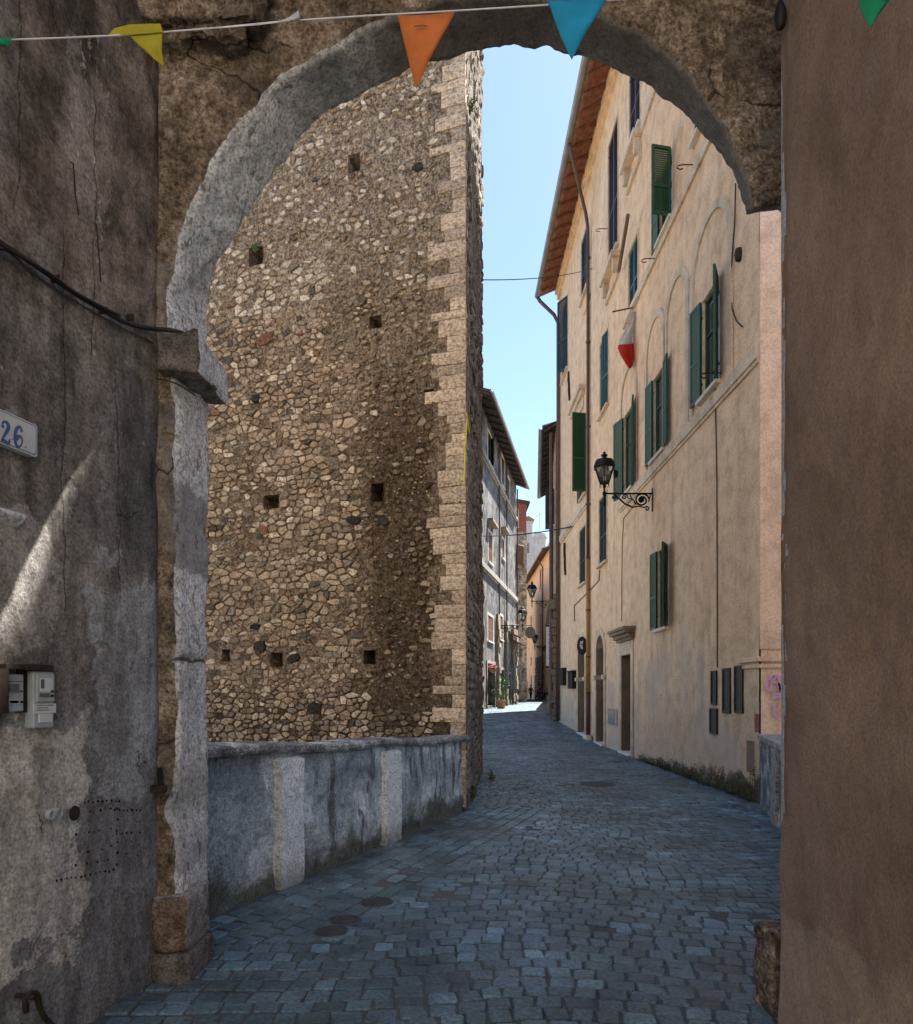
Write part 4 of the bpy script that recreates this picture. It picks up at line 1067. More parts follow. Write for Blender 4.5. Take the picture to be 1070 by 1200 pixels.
def roof(fr, L, H, over, parent, slope=.28, depth=5.0, mat='rooftile', gutter=True, rafters=.0, lip=-.3, u0=-.1, under='tile', drop=.30):
    b = MB(); q = fr.P
    za, zb = H-drop, H+depth*slope
    pts = [q(u0, za, over), q(u0, H+.02, 0), q(u0, zb, -depth), q(u0, zb+.16, -depth), q(u0, za+.14, over)]
    b.prism(pts, fr.u*(L-2*u0))
    ro = b.build('roof', M[mat], parent)
    # barrel tile ends along the lip
    b = MB(); n = int((L-2*u0)/.24)
    for i in range(n):
        u = u0+.12+i*.24
        b.tube([q(u, za+.15, over+.02), q(u, za+.15+1.2*slope*.8, over-1.2)], .075, 6)
    b.build('tiles', M[mat], ro)
    if rafters:
        n = int((L-2*u0)/rafters)
        for i in range(n+1):
            b = MB(); u = u0+.05+i*rafters
            b.prism([q(u, za-.10, over-.05), q(u, H-.10, -.05), q(u, H+.015, -.05), q(u, za-.003, over-.05)], fr.u*.09)
            b.build('rafter', M[under], ro)
    if gutter:
        b = MB(); pr = []
        for k in range(8):
            a = math.pi*k/7; pr.append((over+.09-.085*math.cos(a), za+.06-.085*math.sin(a)))
        pr += [(d*1.0+.0, z) for d, z in [(over+.09+.075, za+.06)]]
        vs = []
        for u in (u0-.02, L-u0+.02): vs += [q(u, z, d) for d, z in pr[:8]]
        b.add(vs, [(i, i+1, 9+i, 8+i) for i in range(7)])
        g = b.build('gutter', M['gutter'], parent); md = g.modifiers.new('thickness', 'SOLIDIFY'); md.thickness = .012
    return ro

# ------------------------------------------------------------------ the ochre town house on the right
FY0, FY1, FH = 9.69, 28.7, 18.6
FX = 4.3
AF = Fr((FX, FY0), (0, 1), (-1, 0))                 # u = Y - FY0
PK = Fr((FX, FY0), (1, 0), (0, -1))                 # pink end wall facing the viewer
def build_townhouse():
    root = thing('ochre_townhouse', (FX, FY0, 0), 'tall ochre plastered town house with green shutters lining the right side of the street', 'house')
    Y = lambda a: a-FY0
    # far Y, near Y, z0, z1, paint, style, far angle, near angle, surround, kick
    W = [(11.94, 11.18, 6.69, 8.40, 'green', 'open', 172, 152, 0, 0), (14.90, 14.08, 6.62, 8.38, 'green', 'open', 176, 172, 0, 0),
         (17.55, 16.60, 6.60, 8.62, 'green', 'open', 165, 168, 0, 0), (14.45, 13.62, 11.08, 12.45, 'green', 'open', 178, 101, 0, 0),
         (17.0, 16.15, 10.9, 12.45, 'bluegreen', 'closed', 0, 0, .07, 0), (20.4, 19.3, 9.75, 11.9, 'bluegreen', 'closed', 0, 10, .08, 0),
         (23.5, 22.3, 14.9, 16.95, 'navy', 'closed', 0, 0, .07, 0), (19.3, 18.15, 13.5, 16.95, 'brownsh', 'closed', 0, 0, .07, 0),
         (16.95, 15.95, 14.9, 17.0, 'brownsh', 'closed', 0, 0, .06, 0), (12.3, 11.4, 11.5, 12.9, 'bluegreen', 'closed', 0, 0, .05, 0),
         (23.55, 22.6, 8.2, 10.8, 'green', 'open', 178, 103, .09, 0), (27.7, 26.3, 14.1, 16.9, 'darkgreen', 'closed', 0, 30, .08, 0),
         (20.5, 19.5, 5.35, 7.3, 'darkgreen', 'closed', 0, 0, .07, 0), (23.8, 22.7, 5.25, 7.15, 'darkgreen', 'closed', 0, 0, .07, 0),
         (14.58, 13.87, 2.92, 4.58, 'green', 'open', 175, 150, 0, 0)]
    holes = [(Y(n), Y(f), a, c, .11) for f, n, a, c, *_ in W]
    D1 = (Y(16.78), Y(17.75), -.4, 2.52, .45); D2 = (Y(19.85), Y(20.95), -.4, 3.27, .5); D3 = (Y(22.8), Y(24.1), -.4, 3.42, .5)
    L = FY1-FY0
    b = MB(); wall_mesh(b, AF, 0, L, -.9, FH, holes+[D1, D2, D3], 0, .02)
    arch_fill(b, AF, D2[0], D2[1], 2.72, 3.27, 0, .5); arch_fill(b, AF, D3[0], D3[1], 2.77, 3.42, 0, .5)
    b.build('wall', M['facade'], root, recalc=False, face=(-1, 0, 0))
    b = MB(); q = PK.P
    b.add([q(0.02, -.9), q(9, -.9), q(9, FH+2.6), q(4.5, FH+3.2), q(.02, FH)], [(0, 1, 2, 3, 4)])
    b.fbox(PK, .0, .55, 2.2, FH-.3, .001, .03)
    pk = b.build('end_wall', M['pink'], root, recalc=False, face=(0, -1, 0)); tag(pk, 'pink plaster end wall')
    b = MB(); b.fbox(PK, -.05, 3, 2.02, 2.09, .002, .06); b.fbox(PK, -.03, 3, 1.93, 1.985, .002, .04)
    b.fbox(AF, .002, .62, 2.02, 2.09, .001, .05); b.fbox(AF, .002, .55, 1.93, 1.985, .001, .03)
    b.build('band_moulding', M['pink'], root, bevel=.008)
    shell(AF, L, FH, 9, M['darkhouse'], root)
    # painted patches low on the corner
    b = MB()
    def patch(x0, y0, x1, y1, mat, d=.003):
        mb = MB(); u0, _ = AF.at(x0, 800); u1, _ = AF.at(x1, 800); zm = AF.at((x0+x1)/2, y1)[1]; zt = AF.at((x0+x1)/2, y0)[1]
        mb.fbox(AF, u1, u0, zm, zt, .0015, d); mb.build('paint_patch', mat, root)
    patch(884.5, 774, 890, 815, M['ochreband']); patch(884.5, 824, 890, 858, flat('faded_maroon_paint', (.27, .10, .09), .9, var=.25)); patch(875, 868, 884, 905, flat('brown_render_patch', (.20, .155, .115), .9))
    # string courses
    b = MB()
    b.fbox(AF, .0, Y(17.9), 6.33, 6.53, .001, .055); b.fbox(AF, 0, Y(17.9), 6.27, 6.328, .001, .03)
    b.build('string_course', M['trim'], root)
    b = MB(); b.fbox(AF, .0, Y(17.5), 10.86, 11.06, .001, .05); b.build('string_course', M['trim'], root)
    b = MB(); b.fbox(AF, Y(13.5), Y(15.8), 14.5, 14.72, .001, .05); b.build('string_course', M['trim'], root)
    b = MB(); b.fbox(AF, Y(22.1), Y(28.6), 7.75, 7.98, .001, .07); b.fbox(AF, Y(22.1), Y(28.6), 7.66, 7.748, .001, .04); b.build('string_course', M['trim'], root)
    b = MB(); b.fbox(AF, Y(21.95), Y(22.9), 14.2, 14.4, .001, .05); b.fbox(AF, 0, L, 18.05, 18.25, .001, .08); b.fbox(AF, 0, L, 18.252, 18.5, .001, .16); b.build('cornice', M['facade'], root)
    # blind arches over the first floor windows
    for c, hw in ((11.56, .80), (13.32, .58), (14.75, .60), (17.05, .68)):
        b = MB(); arch_band(b, AF, Y(c-hw), Y(c+hw), 6.54, 9.62-hw, .15, .001, .035)
        b.build('blind_arch', M['trim'], root)
    for f, n, a, c, mat, st, fa, na, su, kick in W:
        window(AF, Y(n), Y(f), a, c, root, M[mat], st, fa, na, True, su, True, kick, smat=M['whitestone'] if n < 18 else M['trim'])
    # bracketed sills below the tall third floor windows
    for y0, y1, z in ((15.8, 17.1, 14.6), (18.0, 19.5, 13.2)):
        b = MB(); b.fbox(AF, Y(y0), Y(y1), z-.08, z+.05, .001, .22); b.fbox(AF, Y(y0)+.1, Y(y0)+.22, z-.45, z-.082, .001, .16); b.fbox(AF, Y(y1)-.22, Y(y1)-.1, z-.45, z-.082, .001, .16)
        b.fbox(AF, Y(y0)+.05, Y(y1)-.05, z-.62, z-.452, .001, .07)
        b.build('window_bracket', M['trim'], root)
    # hood moulding of the shuttered window in the far bay
    b = MB(); b.fbox(AF, Y(22.75), Y(25.1), 11.72, 11.85, .001, .22); b.fbox(AF, Y(22.85), Y(25.0), 11.55, 11.718, .001, .14); b.fbox(AF, Y(23.0), Y(24.9), 11.2, 11.548, .001, .05); b.build('window_hood', M['trim'], root)
    # stone doorway with cornice
    b = MB()
    for k, (a, c, dd) in enumerate(((2.86, 2.93, .10), (2.932, 3.02, .17), (3.022, 3.10, .26), (3.102, 3.17, .30))): b.fbox(AF, Y(16.5)-.04*k, Y(18.0)+.04*k, a, c, .001, dd)
    b.build('door_cornice', M['doorstone'], root)
    b = MB(); b.fbox(AF, Y(16.55), Y(16.775), -.4, 2.855, .001, .03); b.fbox(AF, Y(17.755), Y(17.98), -.4, 2.855, .001, .03); b.fbox(AF, Y(16.777), Y(17.753), 2.522, 2.855, .001, .025)
    b.build('door_surround', M['trim'], root)
    def door(u0, u1, zt, dep, mat, arched, stone, reveal):
        mb = MB(); mb.fbox(AF, u0+.004, u1-.004, -.3, zt, -dep-.06, -dep)
        n = 3
        for i in range(2):
            for j in range(n):
                a = u0+.07+(u1-u0-.06)/2*i; c = a+(u1-u0)/2-.12; z = .15+(zt-.5)/n*j
                mb.fbox(AF, a, c, z, z+(zt-.5)/n-.12, -dep+.001, -dep+.03)
        dr = mb.build('door', mat, root)
        h = MB(); h.lathe(AF.P((u0+u1)/2+.06, 1.05, -dep+.05), [(.012, -.03), (.03, -.01), (.03, .01), (.012, .03)], 8); h.build('handle', M['iron'], dr)
        # stone jamb linings on the deep reveal
        for far in (0, 1):
            k = MB(); zr = -.3; r2 = random.Random(int(u0*10)+far)
            while zr < zt-.25:
                h2 = r2.uniform(.28, .5); lift = r2.uniform(.014, .045)
                if far: k.fbox(AF, u1-lift, u1-.001, zr, zr+h2, -dep+.05, .012)
                else: k.fbox(AF, u0+.001, u0+lift, zr, zr+h2, -dep+.05, .012)
                zr += h2
            k.build('door_jamb', stone, root)
        st_ = MB(); st_.fbox(AF, u0-.08, u1+.08, -.3, gz(u0+FY0)+.06, -dep, .10); st_.build('doorstep', M['whitestone'], root, bevel=.015)
    door(D1[0], D1[1], 2.5, .40, M['wood'], False, M['doorstone'], 0)
    door(D2[0], D2[1], 3.3, .30, M['wood'], True, M['doorstone'], 0)
    door(D3[0], D3[1], 3.4, .30, M['brownsh'], True, M['doorstone'], 0)
    for h, zs in ((D2, 2.72), (D3, 2.77)):
        b = MB(); arch_band(b, AF, h[0]-.002, h[1]+.002, gz(h[0]+FY0)-.05, zs, .20, .002, .03); b.build('arch_surround', M['trim'], root)
        b = MB(); b.fbox(AF, h[0]-.26, h[0]+.05, 1.95, 2.08, -.40, .09); b.build('arch_impost', M['trim'], root, bevel=.01)
        b = MB(); b.fbox(AF, h[1]-.05, h[1]+.26, 1.95, 2.08, -.40, .09); b.build('arch_impost', M['trim'], root, bevel=.01)
    # dark vent panels
    for x0, y0, x1, y1 in ((834.5, 786, 841, 826), (833, 830, 841.5, 860), (848, 783, 857, 836), (862, 780, 872, 836)):
        u0, _ = AF.at(x1, 800); u1, _ = AF.at(x0, 800); xm = (x0+x1)/2; _, za = AF.at(xm, y1); _, zb = AF.at(xm, y0)
        b = MB(); e = .03
        b.fbox(AF, u0, u0+e, za, zb, .001, .03); b.fbox(AF, u1-e, u1, za, zb, .001, .03); b.fbox(AF, u0+e, u1-e, za, za+e, .001, .03); b.fbox(AF, u0+e, u1-e, zb-e, zb, .001, .03)
        v = b.build('vent', M['iron'], root)
        b = MB(); b.fbox(AF, u0+e, u1-e, za+e, zb-e, .001, .008)
        n = int((zb-za-2*e)/.05)
        for i in range(n): b.fbox(AF, u0+e, u1-e, za+e+.012+i*.05, za+e+.032+i*.05, .009, .022)
        b.build('grille', M['iron'], v)
    # eaves
    roof(AF, L, 18.55, .82, root, .30, 4.5, 'rooftile', True, .62, under='tile', drop=.34)
    # soffit boards of terracotta below the roof
    b = MB(); b.prism([AF.P(-.05, 18.225, .80), AF.P(-.05, 18.53, .0), AF.P(-.05, 18.545, 0), AF.P(-.05, 18.24, .80)], AF.u*(L+.1)); b.build('soffit', M['tile'], root)
    # rainwater pipes
    b = MB(); yp = Y(21.9)
    top = [AF.P(Y(20.6), 18.12, .90), AF.P(Y(20.62), 17.95, .86), AF.P(yp-.25, 16.75, .2), AF.P(yp-.02, 16.45, .09), AF.P(yp, 16.0, .08), AF.P(yp, 5.9, .08)]
    b.tube(top, .055, 10); 
    dp = b.build('drainpipe', M['pipe'], root, smooth=True)
    b = MB(); b.tube([AF.P(yp, 5.9, .08), AF.P(yp, 1.55, .08)], .062, 10); b.build('pipe_lower', M['pipeochre'], dp, smooth=True)
    b = MB(); b.tube([AF.P(yp, 1.56, .08), AF.P(yp, .15, .08)], .066, 10); b.build('pipe_foot', M['pipered'], dp, smooth=True)
    b = MB()
    for z in (15.5, 12.8, 10.1, 7.6, 5.88, 4.2, 2.7, 1.55): b.lathe(AF.P(yp, z, .08), [(.06, -.03), (.078, -.025), (.078, .025), (.06, .03)], 10)
    b.build('pipe_collars', M['pipe'], dp)
    b = MB(); yq = Y(28.2)
    b.tube([AF.P(Y(28.6), 18.1, .9), AF.P(Y(28.55), 17.9, .8), AF.P(yq+.1, 17.2, .25), AF.P(yq, 16.8, .1), AF.P(yq, gz(28)+.1, .1)], .075, 10)
    b.build('drainpipe', M['pipe'], root, smooth=True)
    b = MB()
    rr = random.Random(4)      # stone kerb at the foot of the pipe
    mb = RB(FX-.22, FX-.01, 21.5, 22.2, -.02, .20, .02, .04, 6, 2.0, .2); mb.build('kerb_stone', M['whitestone'], root, smooth=True)
    # iron ties, hooks
    def hook(u, z, s=1):
        mb = MB(); mb.tube([AF.P(u, z, 0), AF.P(u, z, .16*s), AF.P(u, z-.015, .22*s), AF.P(u, z-.055, .24*s), AF.P(u, z-.085, .20*s), AF.P(u, z-.07, .16*s)], .011, 6); mb.build('hook', M['rust'], root)
    for px, py in ((815, 193), (770, 303), (845, 437), (712, 268)): hook(*AF.at(px, py), 1.4)
    for px, py, dy in ((668, 452, 18), (663, 655, 20)):
        u, z = AF.at(px, py); mb = MB(); h = dy*26/800
        mb.tube([AF.P(u+.12, z+h, .03), AF.P(u+.05, z+h*.4, .05), AF.P(u, z, .04), AF.P(u-.05, z-h*.4, .05), AF.P(u-.1, z-h, .03)], .045, 6); mb.build('wall_tie', M['rust'], root)
    # graffiti on the pink end
    def strokes(lines, wd):
        mb = MB()
        for ln in lines:
            P3 = [PK.P(*PK.at(x, y, .031), .031) for x, y in ln]; mb.ribbon(P3, wd, (0, -1, 0), .003)
        return mb
    def arc(cx, cy, rx, ry, a0, a1, n=10): return [(cx+rx*math.cos(R(a0+(a1-a0)*i/n)), cy+ry*math.sin(R(a0+(a1-a0)*i/n))) for i in range(n+1)]
    ln = [arc(901.5, 801.5, 3, 8, 0, 360), [(904, 794), (907, 792)], arc(910, 796, 3.6, 4.2, 330, 100), arc(910, 805.5, 4, 5, 270, 430), arc(917, 802, 4, 9, 90, 270),
          [(906, 815), (908.5, 811), (911, 815), (913, 811), (917, 812)], [(904, 818), (917, 815)], arc(913, 834, 5, 6, 180, 20)]
    ln[-1] = [(907.5, 824)]+arc(913, 835, 5, 5.5, 180, 10)+[(918.5, 822)]
    o = strokes(ln, .035).build('graffiti', M['graf'], root)
    return root
TOWN = build_townhouse()

# street lamp on a scrolled bracket ---------------------------------------------------
def spiral(fr, cu, cz, r0, r1, a0, a1, n=22):      # in the plane (d, z) of the bracket
    return [(cu+(r0+(r1-r0)*i/n)*math.cos(R(a0+(a1-a0)*i/n)), cz+(r0+(r1-r0)*i/n)*math.sin(R(a0+(a1-a0)*i/n))) for i in range(n+1)]
def build_lamp(fr, u, z, arm, scale, label, extra=True):
    base = fr.P(u, z, 0); root = thing('street_lamp', base, label, 'street lamp', 'black lantern street lamps along the street')
    s = scale; q = lambda d, h, off=0: fr.P(u+off, z+h, d)
    b = MB()
    b.fbox(fr, u-.022*s, u+.022*s, z-.42*s, z+.13*s, .002, .02)
    b.tube([q(0.01, 0), q(arm, 0)], .021*s, 8); k = arm/1.07
    def sp(pts, r, tp=None): b.tube([q(d*k, h*s) for d, h in pts], r*s, 6, tp)
    sp(spiral(fr, .24, -.155, .165, .045, 170, 170-620), .021)                 # big scroll by the wall
    sp(spiral(fr, .24, -.155, .050, .010, 0, 360, 10), .03)
    sp([(.42, -.15), (.40, -.22), (.30, -.30), (.45, -.32), (.62, -.24), (.74, -.12), (.82, -.05)], .02)
    sp(spiral(fr, .62, -.08, .075, .012, 200, 200-480, 16), .015)
    sp(spiral(fr, .86, -.085, .06, .012, 90, 90+430, 16), .017)
    sp([(.30, -.30), (.18, -.33)]+spiral(fr, .13, -.36, .055, .012, 60, 420, 14), .016)
    sp([(.05, -.02), (.07, -.10), (.09, -.20)], .014); sp([(.50, -.02), (.48, -.10), (.42, -.16)], .014)
    sp([(.55, -.22), (.47, -.14), (.56, -.10)], .012)
    b.build('bracket', M['iron'], root, smooth=True)
    b = MB()
    b.tube([q(arm, -.30*s), q(arm, .22*s)], .024*s, 8); b.lathe(q(arm, 0), [(.03*s, -.05*s), (.045*s, -.03*s), (.045*s, .03*s), (.03*s, .05*s)], 10)
    b.lathe(q(arm, .12*s), [(.02*s, 0), (.05*s, .05*s), (.03*s, .09*s), (.06*s, .12*s)], 10)
    b.build('stem', M['iron'], root, smooth=True)
    # six sided lantern
    zb, zt, rb, rt = .25*s, .60*s, .115*s, .235*s
    b = MB(); c = q(arm, 0)
    for j in range(6):
        a = 6.2832*j/6+.3; b.tube([c+Vector((rb*math.cos(a), rb*math.sin(a), zb)), c+Vector((rt*math.cos(a), rt*math.sin(a), zt))], .012*s, 5)
        a2 = a+6.2832/6
        for r_, zz in ((rb, zb), (rt, zt)): b.tube([c+Vector((r_*math.cos(a), r_*math.sin(a), zz)), c+Vector((r_*math.cos(a2), r_*math.sin(a2), zz))], .016*s, 5)
        b.tube([c+Vector((rb*math.cos(a), rb*math.sin(a), zb)), c+Vector((0, 0, zb-.04*s))], .010*s, 5)
        b.tube([c+Vector((rb*.8*math.cos(a), rb*.8*math.sin(a), zb)), c+Vector((rb*1.1*math.cos(a), rb*1.1*math.sin(a), zb-.08*s)), c+Vector((rb*.7*math.cos(a), rb*.7*math.sin(a), zb-.10*s))], .008*s, 4)
    lf = b.build('lantern_frame', M['iron'], root)
    b = MB(); b.lathe(c, [(rb-.006*s, zb+.01*s), (rt-.008*s, zt-.01*s)], 6, .3); gl = b.build('lantern_glass', M['lglass'], lf)
    b = MB(); b.lathe(c, [(.275*s, zt-.005*s), (.28*s, zt+.02*s), (.24*s, zt+.12*s), (.20*s, zt+.19*s), (.10*s, zt+.225*s), (.055*s, zt+.23*s), (.05*s, zt+.27*s), (.085*s, zt+.285*s), (.08*s, zt+.31*s), (.04*s, zt+.33*s), (.035*s, zt+.37*s), (.01*s, zt+.39*s)], 6, .3)
    b.build('lantern_cap', M['iron'], root)
    b = MB(); b.lathe(c, [(.02*s, zt-.18*s), (.05*s, zt-.12*s), (.05*s, zt-.05*s), (.02*s, zt)], 8); b.build('bulb', M['signwhite'], lf)
    if extra:
        b = MB(); p = q(arm-.27*s, .47*s); b.lathe(p, [(.02*s, -.10*s), (.05*s, -.08*s), (.06*s, .02*s), (.04*s, .07*s), (.01*s, .08*s)], 8); b.tube([p+Vector((0, 0, .06*s)), q(arm-.18*s, .62*s)], .012*s, 5)
        b.build('photocell', M['iron'], root)
    return root
u, z = AF.at(765, 578)
build_lamp(AF, u, 5.93, 1.06, .93, 'nearest black lantern on a scrolled iron bracket on the ochre house front')

# small things fixed to the ochre house ------------------------------------------------
def small_things():
    # flag
    root = thing('flag', AF.P(6.75, 10.7, .02), 'white and red flag hanging below a second floor window of the ochre house', 'flag')
    lft = [(741.5, 366), (738, 376), (732, 388), (726, 399), (724, 408), (727, 416), (732, 424), (737, 432)]
    rgt = [(746, 364), (746.5, 372), (746.5, 381), (746, 390), (745.5, 398), (745, 408), (744.5, 418), (740, 431)]
    lft, rgt = resample([Vector(p) for p in lft], 28), resample([Vector(p) for p in rgt], 28)
    def cl(r0, r1):
        def fn(i, j):
            k = int(round(r0+(r1-r0)*j)); q = lft[k].lerp(rgt[k], i); return S(q.x, q.y, 16.35+.22*i+.07*math.sin(i*8+k*.13)*min(1, k/8))
        return fn
    b = MB(); b.sheet(cl(0, 16), 14, 16); o = b.build('cloth', [M['c_white']], root, recalc=False, smooth=True); o.modifiers.new('t', 'SOLIDIFY').thickness = .004
    b = MB(); b.sheet(cl(16, 28), 14, 12); o = b.build('cloth', [M['c_red']], root, recalc=False, smooth=True); tag(o, 'red half of the flag'); o.modifiers.new('t', 'SOLIDIFY').thickness = .004
    b = MB(); b.tube([AF.P(6.75, 10.85, 0), AF.P(6.72, 10.72, .55)], .016, 6); b.build('pole', M['rust'], root)
    # leaning wooden pole
    b = MB(); p0 = AF.P(*AF.at(725, 318, .12), .12); p1 = AF.P(*AF.at(736, 252, .35), .35); b.tube([p0, p1], .045, 6)
    tag(b.build('wooden_pole', M['lightwood']), 'brown wooden pole leaning out beside a tall shuttered window', 'pole')
    # utility box by the door
    b = MB(); u0, z0 = AF.at(724, 850); u1, z1 = AF.at(714, 830); b.fbox(AF, u0, u1, z0, z1, .002, .05)
    o = b.build('utility_box', M['steel'], bevel=.008, origin=AF.P(u0, z0, 0)); tag(o, 'shiny steel utility box low beside the stone doorway', 'utility box')
    # letter boxes / wall boxes on the far bay
    for x0, y0, x1, y1, lb in ((659, 785, 664, 803, 'dark wall box farther from the arched doors'), (670, 788, 675.5, 807, 'dark wall box nearer to the arched doors')):
        u0, z0 = AF.at(x1, y1); u1, z1 = AF.at(x0, y0)
        r_ = thing('wall_box', AF.P(u0, z0, 0), lb, 'wall box', 'dark boxes on the ochre house')
        b = MB(); b.fbox(AF, u0, u1, z0, z1, .002, .16); b.build('body', M['iron'], r_, bevel=.01)
        b = MB(); b.fbox(AF, u0-.03, u1+.03, z1+.001, z1+.05, .002, .20); b.build('lid', M['iron'], r_, bevel=.01)
    # intercom in the door reveal, round no parking disc by the far arch
    u, z = AF.at(682, 757, .2); b = MB()
    c = AF.P(u-.15, z, .22); b.ct = (1, 1, 1)
    ring = [c+AF.n*(.17*math.cos(a))+Vector((0, 0, .30*math.sin(a))) for a in [6.2832*i/24 for i in range(24)]]
    r_ = thing('round_sign', AF.P(u-.15, z, 0), 'dark round sign projecting above the far arched doorway', 'sign')
    b.prism(ring, AF.u*.03); b.build('disc', M['navy'], r_)
    b = MB(); b.tube([AF.P(u-.135, z, 0), AF.P(u-.135, z, .02)], .015, 6); b.build('arm', M['iron'], r_)
    b = MB(); [b.prism([c+AF.n*x+Vector((0, 0, z))-AF.u*.004 for x, z in q], AF.u*.003) for q in ([(-.04, .16), (.06, .14), (.08, .04), (-.01, .06)], [(.0, .03), (.09, .02), (.03, -.12), (-.03, -.10)])]; b.build('emblem', M['signwhite'], r_)
    # cables
    def cab(name, pts, r, lb, mat='cable'):
        b = MB(); b.tube(pts, r, 6); tag(b.build(name, M[mat], smooth=True), lb, 'cable')
    cab('cable', [AF.P(*AF.at(x, y, .02), .02) for x, y in ((862, 215), (861, 260), (858, 300), (856.5, 340), (858, 362), (863, 376), (870, 383))], .010, 'black cable hanging loose down the ochre wall near the arch')
    b = MB(); u, z = AF.at(868, 298); b.lathe(AF.P(u, z, .03), [(.01, -.11), (.05, -.09), (.065, 0), (.05, .08), (.01, .10)], 10)
    tag(b.build('cable_insulator', M['rust'], smooth=True), 'round rusty insulator on the ochre wall beside the loose cable', 'insulator')
    cab('conduit', [AF.P(*AF.at(x, y, .012), .012) for x, y in ((838, 452), (840, 560), (840.5, 700), (840.5, 782))], .010, 'thin grey conduit running straight down to the dark vents', 'greycable')
    cab('conduit', [AF.P(*AF.at(x, y, .012), .012) for x, y in ((745, 590), (731, 607), (729, 640), (728.5, 728))], .011, 'thin ochre conduit dropping to the stone door cornice', 'pipeochre')
    cab('conduit', [AF.P(*AF.at(x, y, .012), .012) for x, y in ((703, 668), (702, 680), (693, 690))]+[AF.P(*AF.at(x, y, .012), .012) for x, y in ((673, 710), (673.5, 728))], .018, 'short stepped conduit on the far bay of the ochre house', 'greycable')
    # moss and weeds along the foot of the wall
    rnd = random.Random(9); b = MB()
    for _ in range(7000):
        y = 9.75+6.2*rnd.random()**1.15; t = (y-9.75)/6.2
        hmax = (.42-.30*t)*(.55+.6*max(0, fbm((y, 0, 0), 2.2, 3)+.5)); h = hmax*rnd.random()**1.5; a = rnd.uniform(0, 6.28); s = rnd.uniform(.008, .022)
        p = Vector((FX-.005-.09*rnd.random()*(1-h/.6), y, h)); e = Vector((-abs(math.cos(a))*s, math.sin(a)*s, rnd.uniform(.6, 1.5)*s)); f = Vector((-.3*s, math.cos(a)*s*.6, .2*s))
        b.add([p, p+f+e*.5, p+e, p-f+e*.5], [(0, 1, 2, 3)])
    o = b.build('wall_moss', M['moss'], recalc=False); tag(o, 'dark moss growing along the foot of the ochre house', 'moss', kind='stuff')
small_things()

